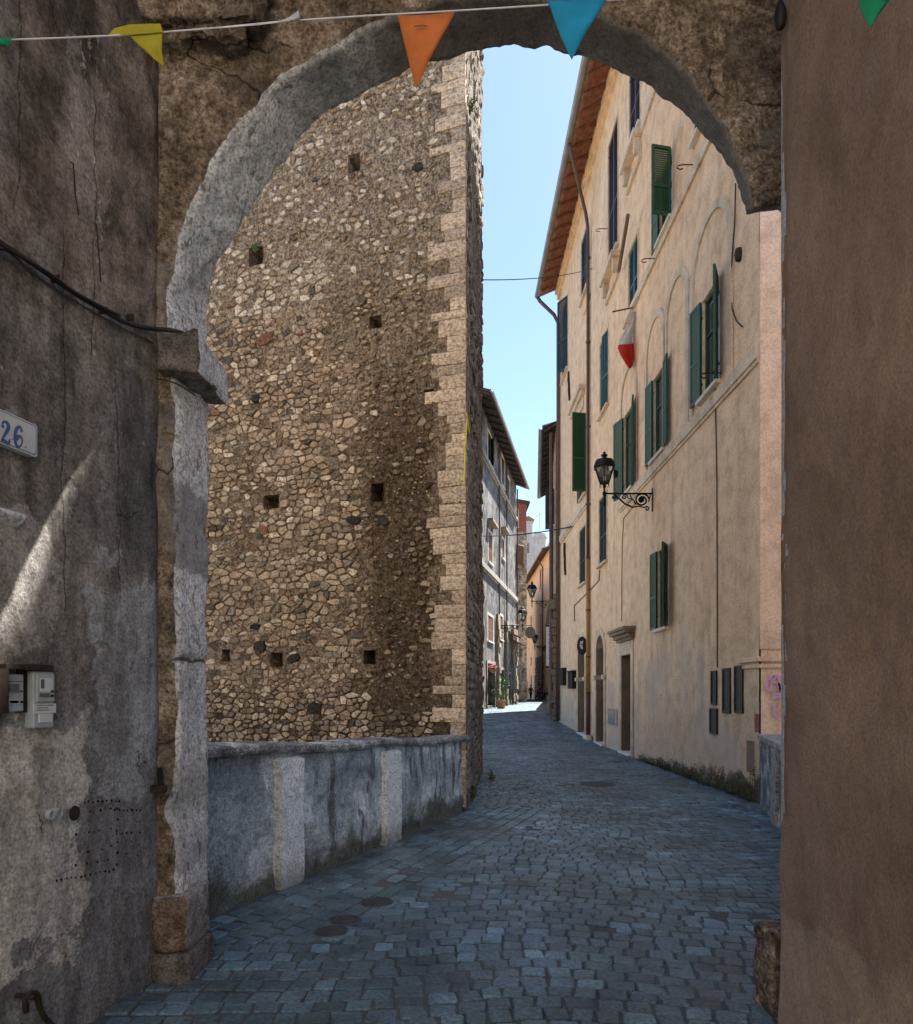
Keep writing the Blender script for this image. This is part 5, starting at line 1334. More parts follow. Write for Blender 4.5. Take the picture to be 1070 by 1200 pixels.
# ------------------------------------------------------------------ houses farther up the street
def far_houses():
    # grey house on the left of the bend
    GFm = Fr((.95, 36), (.2121, .9772), (.977, -.212)); L = 17.4; H = 17.6
    root = thing('grey_stucco_house', (.95, 36, gz(36)), 'old grey stucco house with dark eaves on the left of the bend', 'house')
    def rect(x0, y0, x1, y1):
        u0, _ = GFm.at(x0, 700); u1, _ = GFm.at(x1, 700); xm = (x0+x1)/2
        return u0, u1, GFm.at(xm, y1)[1], GFm.at(xm, y0)[1]
    up = [rect(571.5, 510, 576.5, 544), rect(587.5, 536, 590.5, 570), rect(594.5, 561, 597, 592), rect(572, 625, 577, 660), rect(588, 632, 591, 655), rect(571.5, 722, 577.5, 752), rect(586, 722, 589, 750)]
    dr = [rect(570.5, 778, 579.5, 827), rect(585, 785, 590, 826), rect(594, 790, 598, 824)]
    b = MB(); wall_mesh(b, GFm, 0, L, -.3, H, [(*r, .2) for r in up]+[(*r, .5) for r in dr], 0)
    b.build('wall', M['greyhouse'], root, recalc=False, face=GFm.n)
    shell(GFm, L, H, 8, M['greyhouse'], root, zb=-.3)
    b = MB(); q = GFm.P; b.add([q(0, -.3), q(0, H), q(0, H, -8), q(0, -.3, -8)], [(0, 1, 2, 3)]); b.build('end_wall', M['greyhouse'], root)
    for i, r in enumerate(up): window(GFm, *r, root, M['darkgreen'] if i < 3 else M['wood'], 'closed', 20 if i == 0 else 0, 0, True, .14, False)
    for r in dr:
        b = MB(); b.fbox(GFm, r[0]+.01, r[1]-.01, 0, r[3]-.01, -.5, -.42); d = b.build('door', M['wood'], root)
        b = MB(); s = .18; b.fbox(GFm, r[0]-s, r[0]-.002, 0, r[3]+s, .001, .06); b.fbox(GFm, r[1]+.002, r[1]+s, 0, r[3]+s, .001, .06); b.fbox(GFm, r[0]-.002, r[1]+.002, r[3]+.002, r[3]+s, .001, .06); b.build('frame', M['doorstone'], d)
    for z, t in ((14.75, .24), (8.5, .30)):
        b = MB(); b.fbox(GFm, 0, L, z, z+t, .001, .16); b.fbox(GFm, 0, L, z-.12, z-.002, .001, .08); b.build('string_course', M['bandstone'], root)
    for r in (up[3], up[4]): b = MB(); b.fbox(GFm, r[0]-.3, r[1]+.3, r[3]+.5, r[3]+.65, .001, .35); b.build('window_hood', M['doorstone'], root)
    roof(GFm, L, H, .85, root, .35, 5, 'darkroof', True, 1.1, under='darkroof', drop=.35)
    b = MB(); b.box(.4, .9, 37.2, 37.7, H+.3, H+1.6); b.box(.3, 1.0, 37.1, 37.8, H+1.62, H+1.74); b.lathe((.65, 37.45, H+1.74), [(.16, 0), (.12, .5), (.2, .55), (.02, .75)], 8); b.build('chimney', M['tanhouse'], root)
    for px in (583, 592, 604.5):
        u, _ = GFm.at(px, 700); b = MB(); b.tube([GFm.P(u, H-.4, .12), GFm.P(u, .3, .12)], .06, 6); b.build('drainpipe', M['pipe'], root)
    # stone shop fronts of the ground floor, rough pilasters and a fascia
    rnd = random.Random(12)
    for px in (582, 592, 600, 603):
        b = MB(); u, _ = GFm.at(px, 780); z = .3
        while z < 6.2:
            h = rnd.uniform(.25, .5); o = rnd.uniform(0, .12); b.fbox(GFm, u-.3-o, u+.3+o, z, z+h, .001, .14+o); z += h
        b.build('rustic_pilaster', M['doorstone'], root)
    for px0, px1, y in ((592, 599, 742), (598, 604, 752)):
        u0, z = GFm.at(px0, y); u1, _ = GFm.at(px1, y)
        b = MB(); b.prism([q(u0, z+.25, .02), q(u0, z-.3, 1.1), q(u0, z-.36, 1.1), q(u0, z+.18, .02)], GFm.u*(u1-u0)); b.build('awning', M['awning'], root)
    u, z = GFm.at(586, 733)
    build_lamp(GFm, u, z, 1.5, 1.25, 'lantern on a bracket fixed to the grey house on the left', False)
    # octagonal hanging sign
    u, z = GFm.at(600, 740); r_ = thing('hanging_sign', GFm.P(u, z, 0), 'grey octagonal sign hanging from a bracket on the left of the bend', 'sign')
    b = MB(); c = GFm.P(u, z-.1, 1.35); e = Vector((.97, .0, 0))
    b.prism([c+GFm.n*(.40*math.cos(6.2832*(i+.5)/8))+Vector((0, 0, .46*math.sin(6.2832*(i+.5)/8))) for i in range(8)], GFm.u*.06); b.build('panel', M['signgrey'], r_)
    b = MB(); b.tube([GFm.P(u, z+.15, 0), GFm.P(u, z+.42, .9), GFm.P(u, z+.42, 1.5)], .03, 6); b.build('bracket', M['iron'], r_)
    # plant and flower tub by the first door
    u, _ = GFm.at(572.5, 812); p = GFm.P(u, gz(40)-.0, .75)
    r_ = thing('potted_oleander', p, 'leafy green shrub in a pot beside the first door of the grey house', 'plant')
    b = MB(); b.lathe(p, [(.22, 0), (.30, .45), (.33, .5), (.27, .5)], 10); b.build('pot', M['terracotta'], r_)
    b = MB(); rn = random.Random(8)
    for _ in range(420):
        a = rn.uniform(0, 6.28); rr = .5*rn.random()**.6; h = .55+1.3*rn.random(); rr *= 1.1-.45*abs(h-1.1)
        c = p+Vector((rr*math.cos(a), rr*math.sin(a), h)); s = rn.uniform(.06, .14); d = Vector((rn.gauss(0, 1), rn.gauss(0, 1), rn.gauss(.4, .8))).normalized()*s; e = d.cross(Vector((rn.random(), rn.random(), .3))).normalized()*s*.25
        b.add([c, c+d*.5+e, c+d, c+d*.5-e], [(0, 1, 2, 3)])
    b.build('foliage', M['leaf'], r_, recalc=False)
    b = MB()
    for k in range(5): b.tube([p+Vector((.05*math.cos(k*1.3), .05*math.sin(k*1.3), .45)), p+Vector((.25*math.cos(k*1.3), .25*math.sin(k*1.3), 1.4))], .015, 5)
    b.build('stems', M['lightwood'], r_)
    u, z = GFm.at(572, 781); p = GFm.P(u, z-.2, .28); r_ = thing('flower_basket', p, 'pink flowers in a hanging basket over the shrub of the grey house', 'flower basket')
    b = MB(); b.lathe(p, [(.05, -.18), (.2, -.1), (.24, .05), (.2, .05)], 10); b.build('basket', M['terracotta'], r_)
    b = MB()
    for _ in range(140):
        c = p+Vector((rn.gauss(0, .16), rn.gauss(0, .16), .12+abs(rn.gauss(0, .12)))); s = .05; d = Vector((rn.gauss(0, 1), rn.gauss(0, 1), rn.gauss(0, 1))).normalized()*s; e = d.cross(Vector((.3, .2, 1))).normalized()*s
        b.add([c, c+d+e*.5, c+d*1.3, c+d-e*.5], [(0, 1, 2, 3)])
    b.build('blossom', M['flower'], r_, recalc=False)
    # tan house continuing the left side, edge on
    F2 = Fr((4.68, 53.1), (.085, .996), (.996, -.085))
    root = thing('tan_corner_house', (4.68, 53.1, gz(53)), 'narrow tan house just beyond the grey house, seen almost edge on', 'house')
    b = MB(); wall_mesh(b, F2, 0, 30, -.3, 13, [(2, 3, 5, 7, .2), (6, 7, 5, 7, .2), (2, 3.4, .3, 3, .3)]); b.build('wall', M['tanhouse'], root, recalc=False, face=F2.n)
    shell(F2, 30, 13, 9, M['tanhouse'], root, zb=-.3); q2 = F2.P
    for a in (2, 6): window(F2, a, a+1, 5, 7, root, M['brownsh'], 'closed', 0, 0, True, .1, False)
    b = MB(); b.fbox(F2, 2.01, 3.39, .3, 2.99, -.3, -.25); b.build('door', M['wood'], root)
    roof(F2, 30, 13, .5, root, .3, 4, 'rooftile', True, 0)
    # red house rising above it, facing the viewer
    F3 = Fr((4.75, 60), (1, 0), (0, -1)); root = thing('red_plaster_house', (5.4, 60, gz(60)), 'dark red plaster upper storey rising above the houses on the left', 'house')
    b = MB(); wall_mesh(b, F3, 0, 1.40, 15.6, 18.15, [(.28, .62, 16.0, 17.5, .2)]); b.build('wall', M['redhouse'], root, recalc=False, face=F3.n)
    window(F3, .28, .62, 16.0, 17.5, root, M['lightwood'], 'closed', 0, 0, True, .08, False)
    b = MB(); b.fbox(F3, 0, 1.42, -.3, 15.59, -6, .02); b.build('lower_masonry', M['tanhouse'], root)
    b = MB(); b.box(4.75, 6.15, 60.25, 66, 15.6, 18.1); b.build('upper_block', M['redhouse'], root)
    b = MB(); b.prism([(4.5, 59.6, 18.3), (6.42, 59.6, 18.02), (6.42, 59.6, 18.2), (4.5, 59.6, 18.55)], (0, 6.8, 0)); b.build('roof', M['darkroof'], root)
    # pale grey tower house on the skyline
    F4 = Fr((9.9, 101), (1, 0), (0, -1)); root = thing('pale_tower_house', (11.4, 101, gz(100)), 'pale grey house with a flat tower on the skyline at the end of the street', 'house')
    b = MB(); wall_mesh(b, F4, 0, 1.35, -.3, 26.8, [(.5, .9, 22, 23.6, .2)]); wall_mesh(b, F4, 1.352, 3.3, -.3, 24.2, [(2.2, 2.8, 19.6, 21, .2)])
    b.build('wall', M['paleblue'], root, recalc=False, face=F4.n)
    window(F4, .5, .9, 22, 23.6, root, M['darkgreen'], 'plain', detail=False); window(F4, 2.2, 2.8, 19.6, 21, root, M['darkgreen'], 'plain', detail=False)
    b = MB(); b.box(9.9, 11.25, 101.25, 107, -.3, 26.75); b.box(11.26, 13.2, 101.25, 107, -.3, 24.15); b.build('rear_block', M['paleblue'], root)
    b = MB(); b.prism([(9.7, 100.7, 26.8), (11.5, 100.7, 26.8), (11.5, 100.7, 26.95), (10.6, 100.7, 27.5), (9.7, 100.7, 26.95)], (0, 6.5, 0)); b.build('roof', M['rooftile'], root)
    b = MB(); b.prism([(11.52, 100.8, 24.21), (13.4, 100.8, 24.21), (13.0, 100.8, 24.9), (11.52, 100.8, 25.2)], (0, 6, 0)); b.build('lower_roof', M['paleblue'], root)
    b = MB(); b.tube([(12.4, 102, 24.7), (12.4, 102, 28.2)], .035, 5)
    b.tube([(11.7, 102, 27.6), (13.0, 102, 28.3)], .03, 5)
    for i in range(6): t = i/5; c = Vector((11.7, 102, 27.6)).lerp(Vector((13.0, 102, 28.3)), t); b.tube([c+Vector((0, -.5, 0)), c+Vector((0, .5, 0))], .02, 4)
    b.tube([(12.1, 102, 26.6), (12.7, 102, 26.6)], .025, 4)
    tag(b.build('television_aerial', M['gutter']), 'thin television aerial standing on the pale tower house', 'aerial')
    # orange houses closing the view
    F5 = Fr((9.5, 69), (.004, 1), (-1, .004)); root = thing('orange_house', (9.5, 69, gz(69)), 'bright orange plastered house closing the view at the end of the street', 'house')
    ws = []
    for px, y0, y1 in ((633.5, 667, 691), (616.5, 680, 702), (633.8, 720, 750), (622.5, 722, 745)):
        u, _ = F5.at(px, 700); _, z0 = F5.at(px, y1); _, z1 = F5.at(px, y0); ws.append((u-.6, u+.6, z0, z1))
    ds = []
    for px, y0, y1 in ((622.5, 770, 780), (627, 792, 818), (622.6, 792, 818), (618, 798, 818)):
        u, _ = F5.at(px, 700); _, z0 = F5.at(px, y1); _, z1 = F5.at(px, y0); ds.append((u-.6, u+.6, max(z0, .4), z1))
    b = MB(); wall_mesh(b, F5, 0, 29, -.3, 16.2, [(*r, .2) for r in ws+ds]); b.build('wall', M['orange'], root, recalc=False, face=F5.n)
    shell(F5, 29, 16.2, 8, M['orange'], root, zb=-.3); b = MB(); q = F5.P; b.add([q(0, -.3), q(0, 16.2), q(0, 16.2, -8), q(0, -.3, -8)], [(0, 1, 2, 3)]); b.build('end_wall', M['orange'], root)
    for i, r in enumerate(ws): window(F5, *r, root, M['navy'] if i < 2 else M['brownsh'], 'closed', 0, 0, True, .12, False)
    for r in ds: b = MB(); b.fbox(F5, r[0]+.01, r[1]-.01, r[2], r[3]-.01, -.2, -.15); b.build('door', M['wood'], root)
    roof(F5, 29, 16.2, .8, root, .32, 5, 'darkroof', True, 0, under='darkroof', drop=.3)
    for px in (637, 615.5):
        u, _ = F5.at(px, 700); b = MB(); b.tube([F5.P(u, 16.0, .6), F5.P(u, 15.2, .12), F5.P(u, .6, .12)], .08, 6); b.build('drainpipe', M['pipe'], root)
    b = MB(); u0, _ = F5.at(638, 800); u1, _ = F5.at(628, 800); rnd = random.Random(2); 
    st = []
    z = .3
    while z < 5.4:
        u = u0
        while u < u1:
            wd = rnd.uniform(.3, .7); st.append((u+wd/2, z+.14, wd/2-.03, .12)); u += wd
        z += .28
    stones(b, F5, st, rnd, ([(.36, .33, .30), (.22, .20, .18)], [1, 1]), (.05, .10)); b.build('stone_facing', M['stone'], root, tint=True)
    u, z = F5.at(640, 757); build_lamp(F5, u, z, 1.2, 1.5, 'small far lantern low on the orange house near the corner', False)
    u, z = F5.at(624, 737); build_lamp(F5, u, z, 1.2, 1.7, 'farthest lantern high on the orange house at the end of the street', False)
    F6 = Fr((8.0, 98.5), (1, 0), (0, -1)); root = thing('beige_end_house', (8.8, 98.5, gz(98)), 'narrow beige house squeezed between the grey and the orange house', 'house')
    wr = [(.55, 1.0, 12.0, 13.4), (.55, 1.0, 7.9, 9.6), (.6, 1.2, .5, 3.0)]
    b = MB(); wall_mesh(b, F6, -1.5, 1.62, -.3, 16.2, [(*r, .2) for r in wr]); b.build('wall', M['orange'], root, recalc=False, face=F6.n)
    for r in wr[:2]: window(F6, *r, root, M['brownsh'], 'closed', 0, 0, True, .1, False)
    b = MB(); b.fbox(F6, .61, 1.19, .4, 2.99, -.2, -.15); b.build('door', M['wood'], root)
    b = MB(); b.box(6.5, 9.6, 98.75, 105, -.3, 16.15); b.build('rear_block', M['orange'], root)
    b = MB(); b.prism([(6.2, 97.9, 16.21), (9.66, 97.9, 16.21), (9.66, 97.9, 17.0), (6.2, 97.9, 16.9)], (0, 7, 0)); b.build('roof', M['rooftile'], root)
    # right side beyond the town house: a dark stone house, then low courtyard walls that let the sun in
    F7 = Fr((4.22, 28.95), (.112, .9937), (-.9937, .112)); root = thing('dark_stone_house', (4.22, 28.95, gz(29)), 'dark stone house with projecting eaves right behind the ochre town house', 'house')
    dr = (1.2, 2.5, .2, 3.0); dr2 = (4.2, 5.4, .3, 3.1)
    b = MB(); wall_mesh(b, F7, 0, 10.2, -.3, 13.0, [(*dr, .4), (*dr2, .4), (1.4, 2.2, 9, 10.6, .2)]); b.build('wall', M['tanhouse'], root, recalc=False, face=F7.n)
    shell(F7, 10.2, 13.0, 8, M['darkhouse'], root, zb=-.3)
    window(F7, 1.4, 2.2, 9, 10.6, root, M['brownsh'], 'open', 100, 100, True, .1, False)
    for r in (dr, dr2): b = MB(); b.fbox(F7, r[0]+.01, r[1]-.01, r[2]-.2, r[3]-.01, -.4, -.34); b.build('door', M['wood'], root)
    roof(F7, 10.2, 13.0, .55, root, .3, 5, 'darkroof', True, .7, under='darkroof', drop=.3)
    b = MB(); rnd = random.Random(31)
    for u in (.4, 3.2, 6.4, 9.2):
        z = gz(30)
        while z < 5.0: h = rnd.uniform(.22, .4); o = rnd.uniform(0, .10); b.fbox(F7, u-.3-o, u+.3+o, z, z+h-.03, .001, .12+o); z += h
    b.fbox(F7, .0, 8, 5.1, 5.5, .001, .35); b.fbox(F7, .1, 7.8, 5.52, 5.75, .001, .24)
    b.build('stone_shopfront', M['warmstone'], root)
    b = MB(); b.tube([F7.P(.15, 12.6, .2), F7.P(.15, .6, .2)], .09, 8); b.build('drainpipe', M['pipe'], root)
    u, _ = F7.at(649, 700); build_lamp(F7, 3.2, 5.85, 1.02, .95, 'second lantern on a scrolled bracket beyond the ochre house', False)
    # vertical shop sign
    r_ = thing('vertical_sign', F7.P(.75, 3, 0), 'tall narrow white shop sign with blue letters on the dark stone house', 'sign')
    b = MB(); b.fbox(F7, .72, .78, 2.7, 4.4, .05, .40); b.build('panel', M['signwhite'], r_)
    b = MB()
    for k in range(9):
        z = 2.82+.17*k; b.fbox(F7, .708, .719, z, z+.09, .14, .18); b.fbox(F7, .708, .719, z, z+.03, .18+.001, .30)
        if k % 2: b.fbox(F7, .708, .719, z+.06, z+.09, .181, .30)
    b.build('lettering', M['signblue'], r_)
    b = MB(); b.fbox(F7, .70, .80, 4.41, 4.46, .001, .42); b.fbox(F7, .70, .80, 2.62, 2.69, .001, .42); b.build('bracket', M['iron'], r_)
    mb = RB(4.38, 4.66, 32.6, 33.1, gz(33)-.1, gz(33)+.6, .03, .07, 4, 1.0, .3); tag(mb.build('guard_stone', M['doorstone'], smooth=True), 'pale rounded guard stone at the foot of the dark stone house', 'guard stone')
    F8 = Fr((5.5, 39.4), (.14, .99), (-.99, .14)); root = thing('low_garden_wall', (5.5, 39.4, gz(40)), 'low stone garden wall along the right side past the dark stone house', 'wall')
    b = MB(); b.fbox(F8, 0, 29, -.3, 3.2, -.5, 0); b.build('wall', M['tanhouse'], root)
    b = MB(); b.fbox(F8, -.05, 29, 3.21, 3.32, -.55, .06); b.build('coping', M['doorstone'], root)
    # wires over the street
    def wire(a, c, sag, r, lb):
        a, c = Vector(a), Vector(c); b = MB(); b.tube([a.lerp(c, t/16)-Vector((0, 0, sag*4*(t/16)*(1-t/16))) for t in range(17)], r, 5); tag(b.build('overhead_wire', M['cable']), lb, 'cable')
    wire(GFm.P(*GFm.at(563, 628)), AF.P(*AF.at(672, 617)), .12, .028, 'thick overhead cable crossing the street between the grey and ochre houses')
    wire(TS.P(4.2, TS.at(563, 316)[1], 0), AF.P(*AF.at(694, 315)), .10, .010, 'thin wire high across the street against the sky')
far_houses()

# ------------------------------------------------------------------ people and scooter
def person(loc, face_deg, label, stride=.28, top='clothdark', legs='jeans', hair='hair', back=False):
    root = thing('person', loc, label, 'person')
    L = Vector(loc); c, s = math.cos(R(face_deg)), math.sin(R(face_deg))
    def W(x, y, z): return L+Vector((x*c-y*s, x*s+y*c, z))        # x right, y forward
    def skin(name, J, E, mat, parent):
        me = bpy.data.meshes.new(name); o = bpy.data.objects.new(name, me); COL.objects.link(o); o.parent = parent
        org = world_of(parent); me.from_pydata([W(*j[:3])-org for j in J], E, []); me.materials.append(mat)
        m = o.modifiers.new('skin', 'SKIN'); m.use_smooth_shade = True
        for v, j in zip(me.skin_vertices[0].data, J): v.radius = (j[3], j[4] if len(j) > 4 else j[3])
        me.skin_vertices[0].data[0].use_root = True
        sb = o.modifiers.new('sub', 'SUBSURF'); sb.levels = 1; sb.render_levels = 2; return o
    h = stride
    J = [(0, 0, .92, .15, .10), (0, 0, 1.15, .14, .10), (0, .01, 1.36, .17, .10), (0, .01, 1.46, .06), (0, .02, 1.55, .055), (0, .04, 1.63, .085, .10), (0, .03, 1.70, .06, .07),
         (.19, 0, 1.38, .055), (.23, -.10, 1.12, .042), (.24, .02, .90, .032), (.24, .06, .82, .03), (-.19, 0, 1.38, .055), (-.23, .10, 1.12, .042), (-.24, .24, .93, .032), (-.24, .28, .85, .03),
         (.10, 0, .84, .085), (.10, h*.55, .48, .062), (.10, h*.75, .10, .042), (.10, h*.75+.14, .04, .035), (-.10, 0, .84, .085), (-.10, -h*.35, .49, .062), (-.10, -h*1.25, .14, .042), (-.10, -h*1.25+.10, .03, .035)]
    E = [(0, 1), (1, 2), (2, 3), (3, 4), (4, 5), (5, 6), (2, 7), (7, 8), (8, 9), (9, 10), (2, 11), (11, 12), (12, 13), (13, 14), (0, 15), (15, 16), (16, 17), (17, 18), (0, 19), (19, 20), (20, 21), (21, 22)]
    skin('body', J, E, M['skin'], root)
    k = 1.14
    def sub(ids): return [(*J[i][:3], *(r*k+.008 for r in (J[i][3:] if len(J[i]) > 4 else (J[i][3],)*2))) for i in ids]
    T = [0, 1, 2, 7, 8, 9, 11, 12, 13]; skin('jacket', sub(T), [(0, 1), (1, 2), (2, 3), (3, 4), (4, 5), (2, 6), (6, 7), (7, 8)], M[top], root)
    T = [0, 15, 16, 17, 19, 20, 21]; skin('trousers', sub(T), [(0, 1), (1, 2), (2, 3), (0, 4), (4, 5), (5, 6)], M[legs], root)
    b = MB()
    b.lathe(W(0, .025, 1.655), [(.02, -.09), (.085, -.06), (.108, .0), (.10, .06), (.06, .105), (.01, .115)], 10); b.build('hair', M[hair], root, smooth=True)
    b = MB()
    for x, y in ((.10, h*.75+.06), (-.10, -h*1.25+.04)):
        b.hexa([W(x-.045, y-.12, .0), W(x+.045, y-.12, .0), W(x+.05, y+.15, .0), W(x-.05, y+.15, .0), W(x-.04, y-.11, .09), W(x+.04, y-.11, .09), W(x+.035, y+.13, .05), W(x-.035, y+.13, .05)])
    b.build('shoes', M['rubber'], root, bevel=.015)
    return root
person((8.7, 80, gz(80)), 200, 'person in dark clothes walking in front of the orange house')
person((8.72, 72, gz(72)), 120, 'person in black standing beside the parked dark scooter', .06)
def scooter(loc, deg):
    root = thing('motor_scooter', loc, 'dark motor scooter parked at the far right of the street', 'scooter')
    L = Vector(loc); c, s = math.cos(R(deg)), math.sin(R(deg)); W = lambda x, y, z: L+Vector((x*c-y*s, x*s+y*c, z))
    for y in (-.62, .62):
        b = MB(); n = 16
        for k, (r0, r1, hw, nm, mt) in enumerate(((.26, .17, .055, 'tyre', 'rubber'),)):
            ring = []
            for j in range(n):
                a = 6.2832*j/n
                ring += [W(-hw, y+r1*math.cos(a), .26+r1*math.sin(a)), W(-hw*.8, y+r0*math.cos(a), .26+r0*math.sin(a)), W(hw*.8, y+r0*math.cos(a), .26+r0*math.sin(a)), W(hw, y+r1*math.cos(a), .26+r1*math.sin(a))]
            b.add(ring, [(j*4+q, j*4+(q+1) % 4, ((j+1) % n)*4+(q+1) % 4, ((j+1) % n)*4+q) for j in range(n) for q in range(4)])
        wh = b.build('wheel', M['rubber'], root)
        b = MB(); b.prism([W(-.03, y+.17*math.cos(6.2832*j/12), .26+.17*math.sin(6.2832*j/12)) for j in range(12)], W(.06, 0, 0)-W(0, 0, 0)); b.build('rim', M['steel'], wh)
    b = MB(); prof = [(-.95, .62), (-.70, .80), (-.2, .78), (-.05, .45), (.25, .34), (.38, .40), (.50, .95), (.58, .98), (.66, .55), (.75, .50), (.55, .48), (.42, .24), (-.1, .22), (-.40, .30), (-.55, .50)]
    b.prism([W(-.17, y, z) for y, z in prof], W(.34, 0, 0)-W(0, 0, 0)); b.build('body', M['scooterpaint'], root, bevel=.03)
    b = MB(); b.hexa([W(-.14, -.75, .79), W(.14, -.75, .79), W(.15, -.05, .77), W(-.15, -.05, .77), W(-.12, -.72, .90), W(.12, -.72, .90), W(.13, -.08, .86), W(-.13, -.08, .86)]); b.build('seat', M['rubber'], root, bevel=.03)
    b = MB(); b.tube([W(-.34, .42, 1.04), W(-.1, .52, 1.02), W(.1, .52, 1.02), W(.34, .42, 1.04)], .02, 6); b.build('handlebar', M['iron'], root)
    b = MB(); b.lathe(W(0, .60, .92), [(.02, -.07), (.08, -.04), (.08, .04), (.02, .07)], 10); b.build('headlight', M['lglass'], root)
    return root
scooter((8.85, 70, gz(70)), 60)

# ------------------------------------------------------------------ things on the left wall
def left_wall_things():
    q = LW.P
    D0 = .016
    # house number tile
    u1, z1 = LW.at(35, 494); u0 = u1+.42
    r_ = thing('house_number_tile', q(u1, 2.7, 0), 'white enamel house number tile with blue border on the left wall', 'house number')
    zc = LW.at(17, 511)[1]; hh = .070
    ua = u1
    def plate(m, e, d0, d1):
        b = MB(); rc = .012; c = []
        for (uu, zz, a0) in ((ua+e+rc, zc-hh+e+rc, 180), (ua+.32-e-rc, zc-hh+e+rc, 270), (ua+.32-e-rc, zc+hh-e-rc, 0), (ua+e+rc, zc+hh-e-rc, 90)):
            c += [q(uu+rc*math.cos(R(a0+30*k)), zz+rc*math.sin(R(a0+30*k)), d0) for k in range(4)]
        b.prism(c, LW.n*(d1-d0)); return b.build('tile' if m == 'enamel' else 'border', M[m], r_)
    plate('enamel', 0, .0, .040); plate('enamelblue', .006, .0402, .0412)
    b = MB(); 
    o = plate('enamel', .0095, .0414, .0424); o.name = 'face'
    def digit(px, strokes, name):
        b = MB()
        for pts, wd in strokes:
            P = [q(*LW.at(x, y, .0426), .0426) for x, y in pts]
            b.ribbon(P, wd, LW.n, .001)
        b.build(name, M['enamelblue'], r_)
    def crv(pts, n=5):
        out = []
        for i in range(len(pts)-1):
            p0, p1, p2, p3 = pts[max(i-1, 0)], pts[i], pts[i+1], pts[min(i+2, len(pts)-1)]
            for k in range(n):
                t = k/n; out.append(tuple(.5*((2*b_)+(-a_+c_)*t+(2*a_-5*b_+4*c_-d_)*t*t+(-a_+3*b_-3*c_+d_)*t**3) for a_, b_, c_, d_ in zip(p0, p1, p2, p3)))
        out.append(pts[-1]); return out
    p2 = crv([(2.6, 499), (3.2, 495.5), (6, 494.3), (9.3, 497), (9.6, 502), (6.5, 508), (3, 513.5), (1.8, 517)])
    w2 = [.006+.010*math.sin(math.pi*i/(len(p2)-1))**2 for i in range(len(p2))]
    p2b = crv([(1.8, 516.5), (4.5, 515.6), (8, 519), (10.6, 518.5), (11.3, 514.5)]); w2b = [.005+.010*math.sin(math.pi*i/(len(p2b)-1)) for i in range(len(p2b))]
    digit(6, [(p2, w2), (p2b, w2b), ([(2.6, 498), (3.4, 500), (4.2, 501.5)], [.010, .013, .008])], 'digit')
    p6 = crv([(25.3, 505), (24.6, 501.5), (22, 500.2), (18.8, 504), (17.6, 512), (18.4, 520), (21.4, 523.6), (25, 521), (26, 516), (24.3, 512), (21.6, 511.6), (19, 515)])
    w6 = [.005+.010*abs(math.sin(math.pi*1.5*i/(len(p6)-1))) for i in range(len(p6))]
    digit(22, [(p6, w6), ([(25.4, 503), (25.2, 505), (24.4, 506)], [.009, .011, .008])], 'digit')
    digit(14, [([(14.0, 514), (14.6, 515.4)], .006), ([(29.6, 523.5), (30.2, 525)], .006)], 'dots')
    # electric meters
    def meter(x0, y0, x1, y1, d, label, full):
        u0, _ = LW.at(x1, 800, .02); u1, _ = LW.at(x0, 800, .02); zb = LW.at((x0+x1)/2, y1, .02)[1]; zt = LW.at((x0+x1)/2, y0, .02)[1]
        r = thing('electric_meter', q(u0, zb, 0), label, 'electric meter', 'electric meters on the left wall'); W_ = u1-u0; Hh = zt-zb
        X = lambda a: u1-W_*a; Z = lambda a: zb+Hh*a
        b = MB(); b.fbox(LW, u0, u1, zb, zt, -.02, d); b.build('case', M['plastic'], r, bevel=.006)
        def pl(n, a0, a1, c0, c1, m, e0=.0015, e1=.004): mb = MB(); mb.fbox(LW, X(a1), X(a0), Z(c0), Z(c1), d+e0, d+e1); return mb.build(n, M[m], r)
        if full:
            pl('cover', .10, .92, .47, .95, 'plastic', .001, .010); pl('label', .20, .82, .64, .88, 'paper', .0105, .012); pl('label', .23, .40, .70, .86, 'plasticdark', .0125, .0135)
            pl('display', .20, .66, .55, .615, 'plasticdark', .0105, .013); pl('button', .73, .83, .55, .59, 'rust', .0105, .018); pl('button', .73, .83, .63, .67, 'rust', .0105, .018)
            pl('paper_note', -.03, 1.06, .26, .43, 'paper', .002, .005)
            for k, (c, e) in enumerate(((.395, .8), (.35, .55), (.31, .62))): pl('note_line', .1, .1+e, c, c+.014, 'plasticdark', .0055, .006)
            pl('terminal_cover', .22, .84, .10, .25, 'paper', .001, .008)
            b = MB(); b.fbox(LW, u0+.01, u1+.04, zt+.002, zt+.03, -.01, d+.01); b.build('hood', M['rust'], r, bevel=.003)
        else:
            pl('label', .06, .66, .52, .74, 'plasticdark'); pl('line', .02, .95, .80, .815, 'plasticdark'); pl('display', .12, .62, .23, .30, 'void'); pl('frame', .06, .70, .20, .33, 'paper', .0005, .0013); pl('button', .76, .86, .23, .29, 'rust', .0015, .008); pl('button', .78, .86, .52, .57, 'rust', .0015, .006)
        return r
    meter(34, 787, 58, 853, .045, 'tall grey electric meter with a paper note, nearer the arch', True)
    meter(8, 790, 27, 834, .025, 'short grey electric meter half sunk in a recess', False)
    b = MB(); u0, zt = LW.at(33, 785); u1, zb = LW.at(-4, 836)
    for a, c, e, f in ((u0, u1, zt, zt+.02), (u1-.012, u1+.05, zb, zt)): b.fbox(LW, a, c, e, f, -.01, .05)
    b.fbox(LW, u0+.005, u0+.06, zb, zt, -.01, .012)
    tag(b.build('meter_recess', M['rust']), 'rusty frame around the sunken electric meter', 'frame')
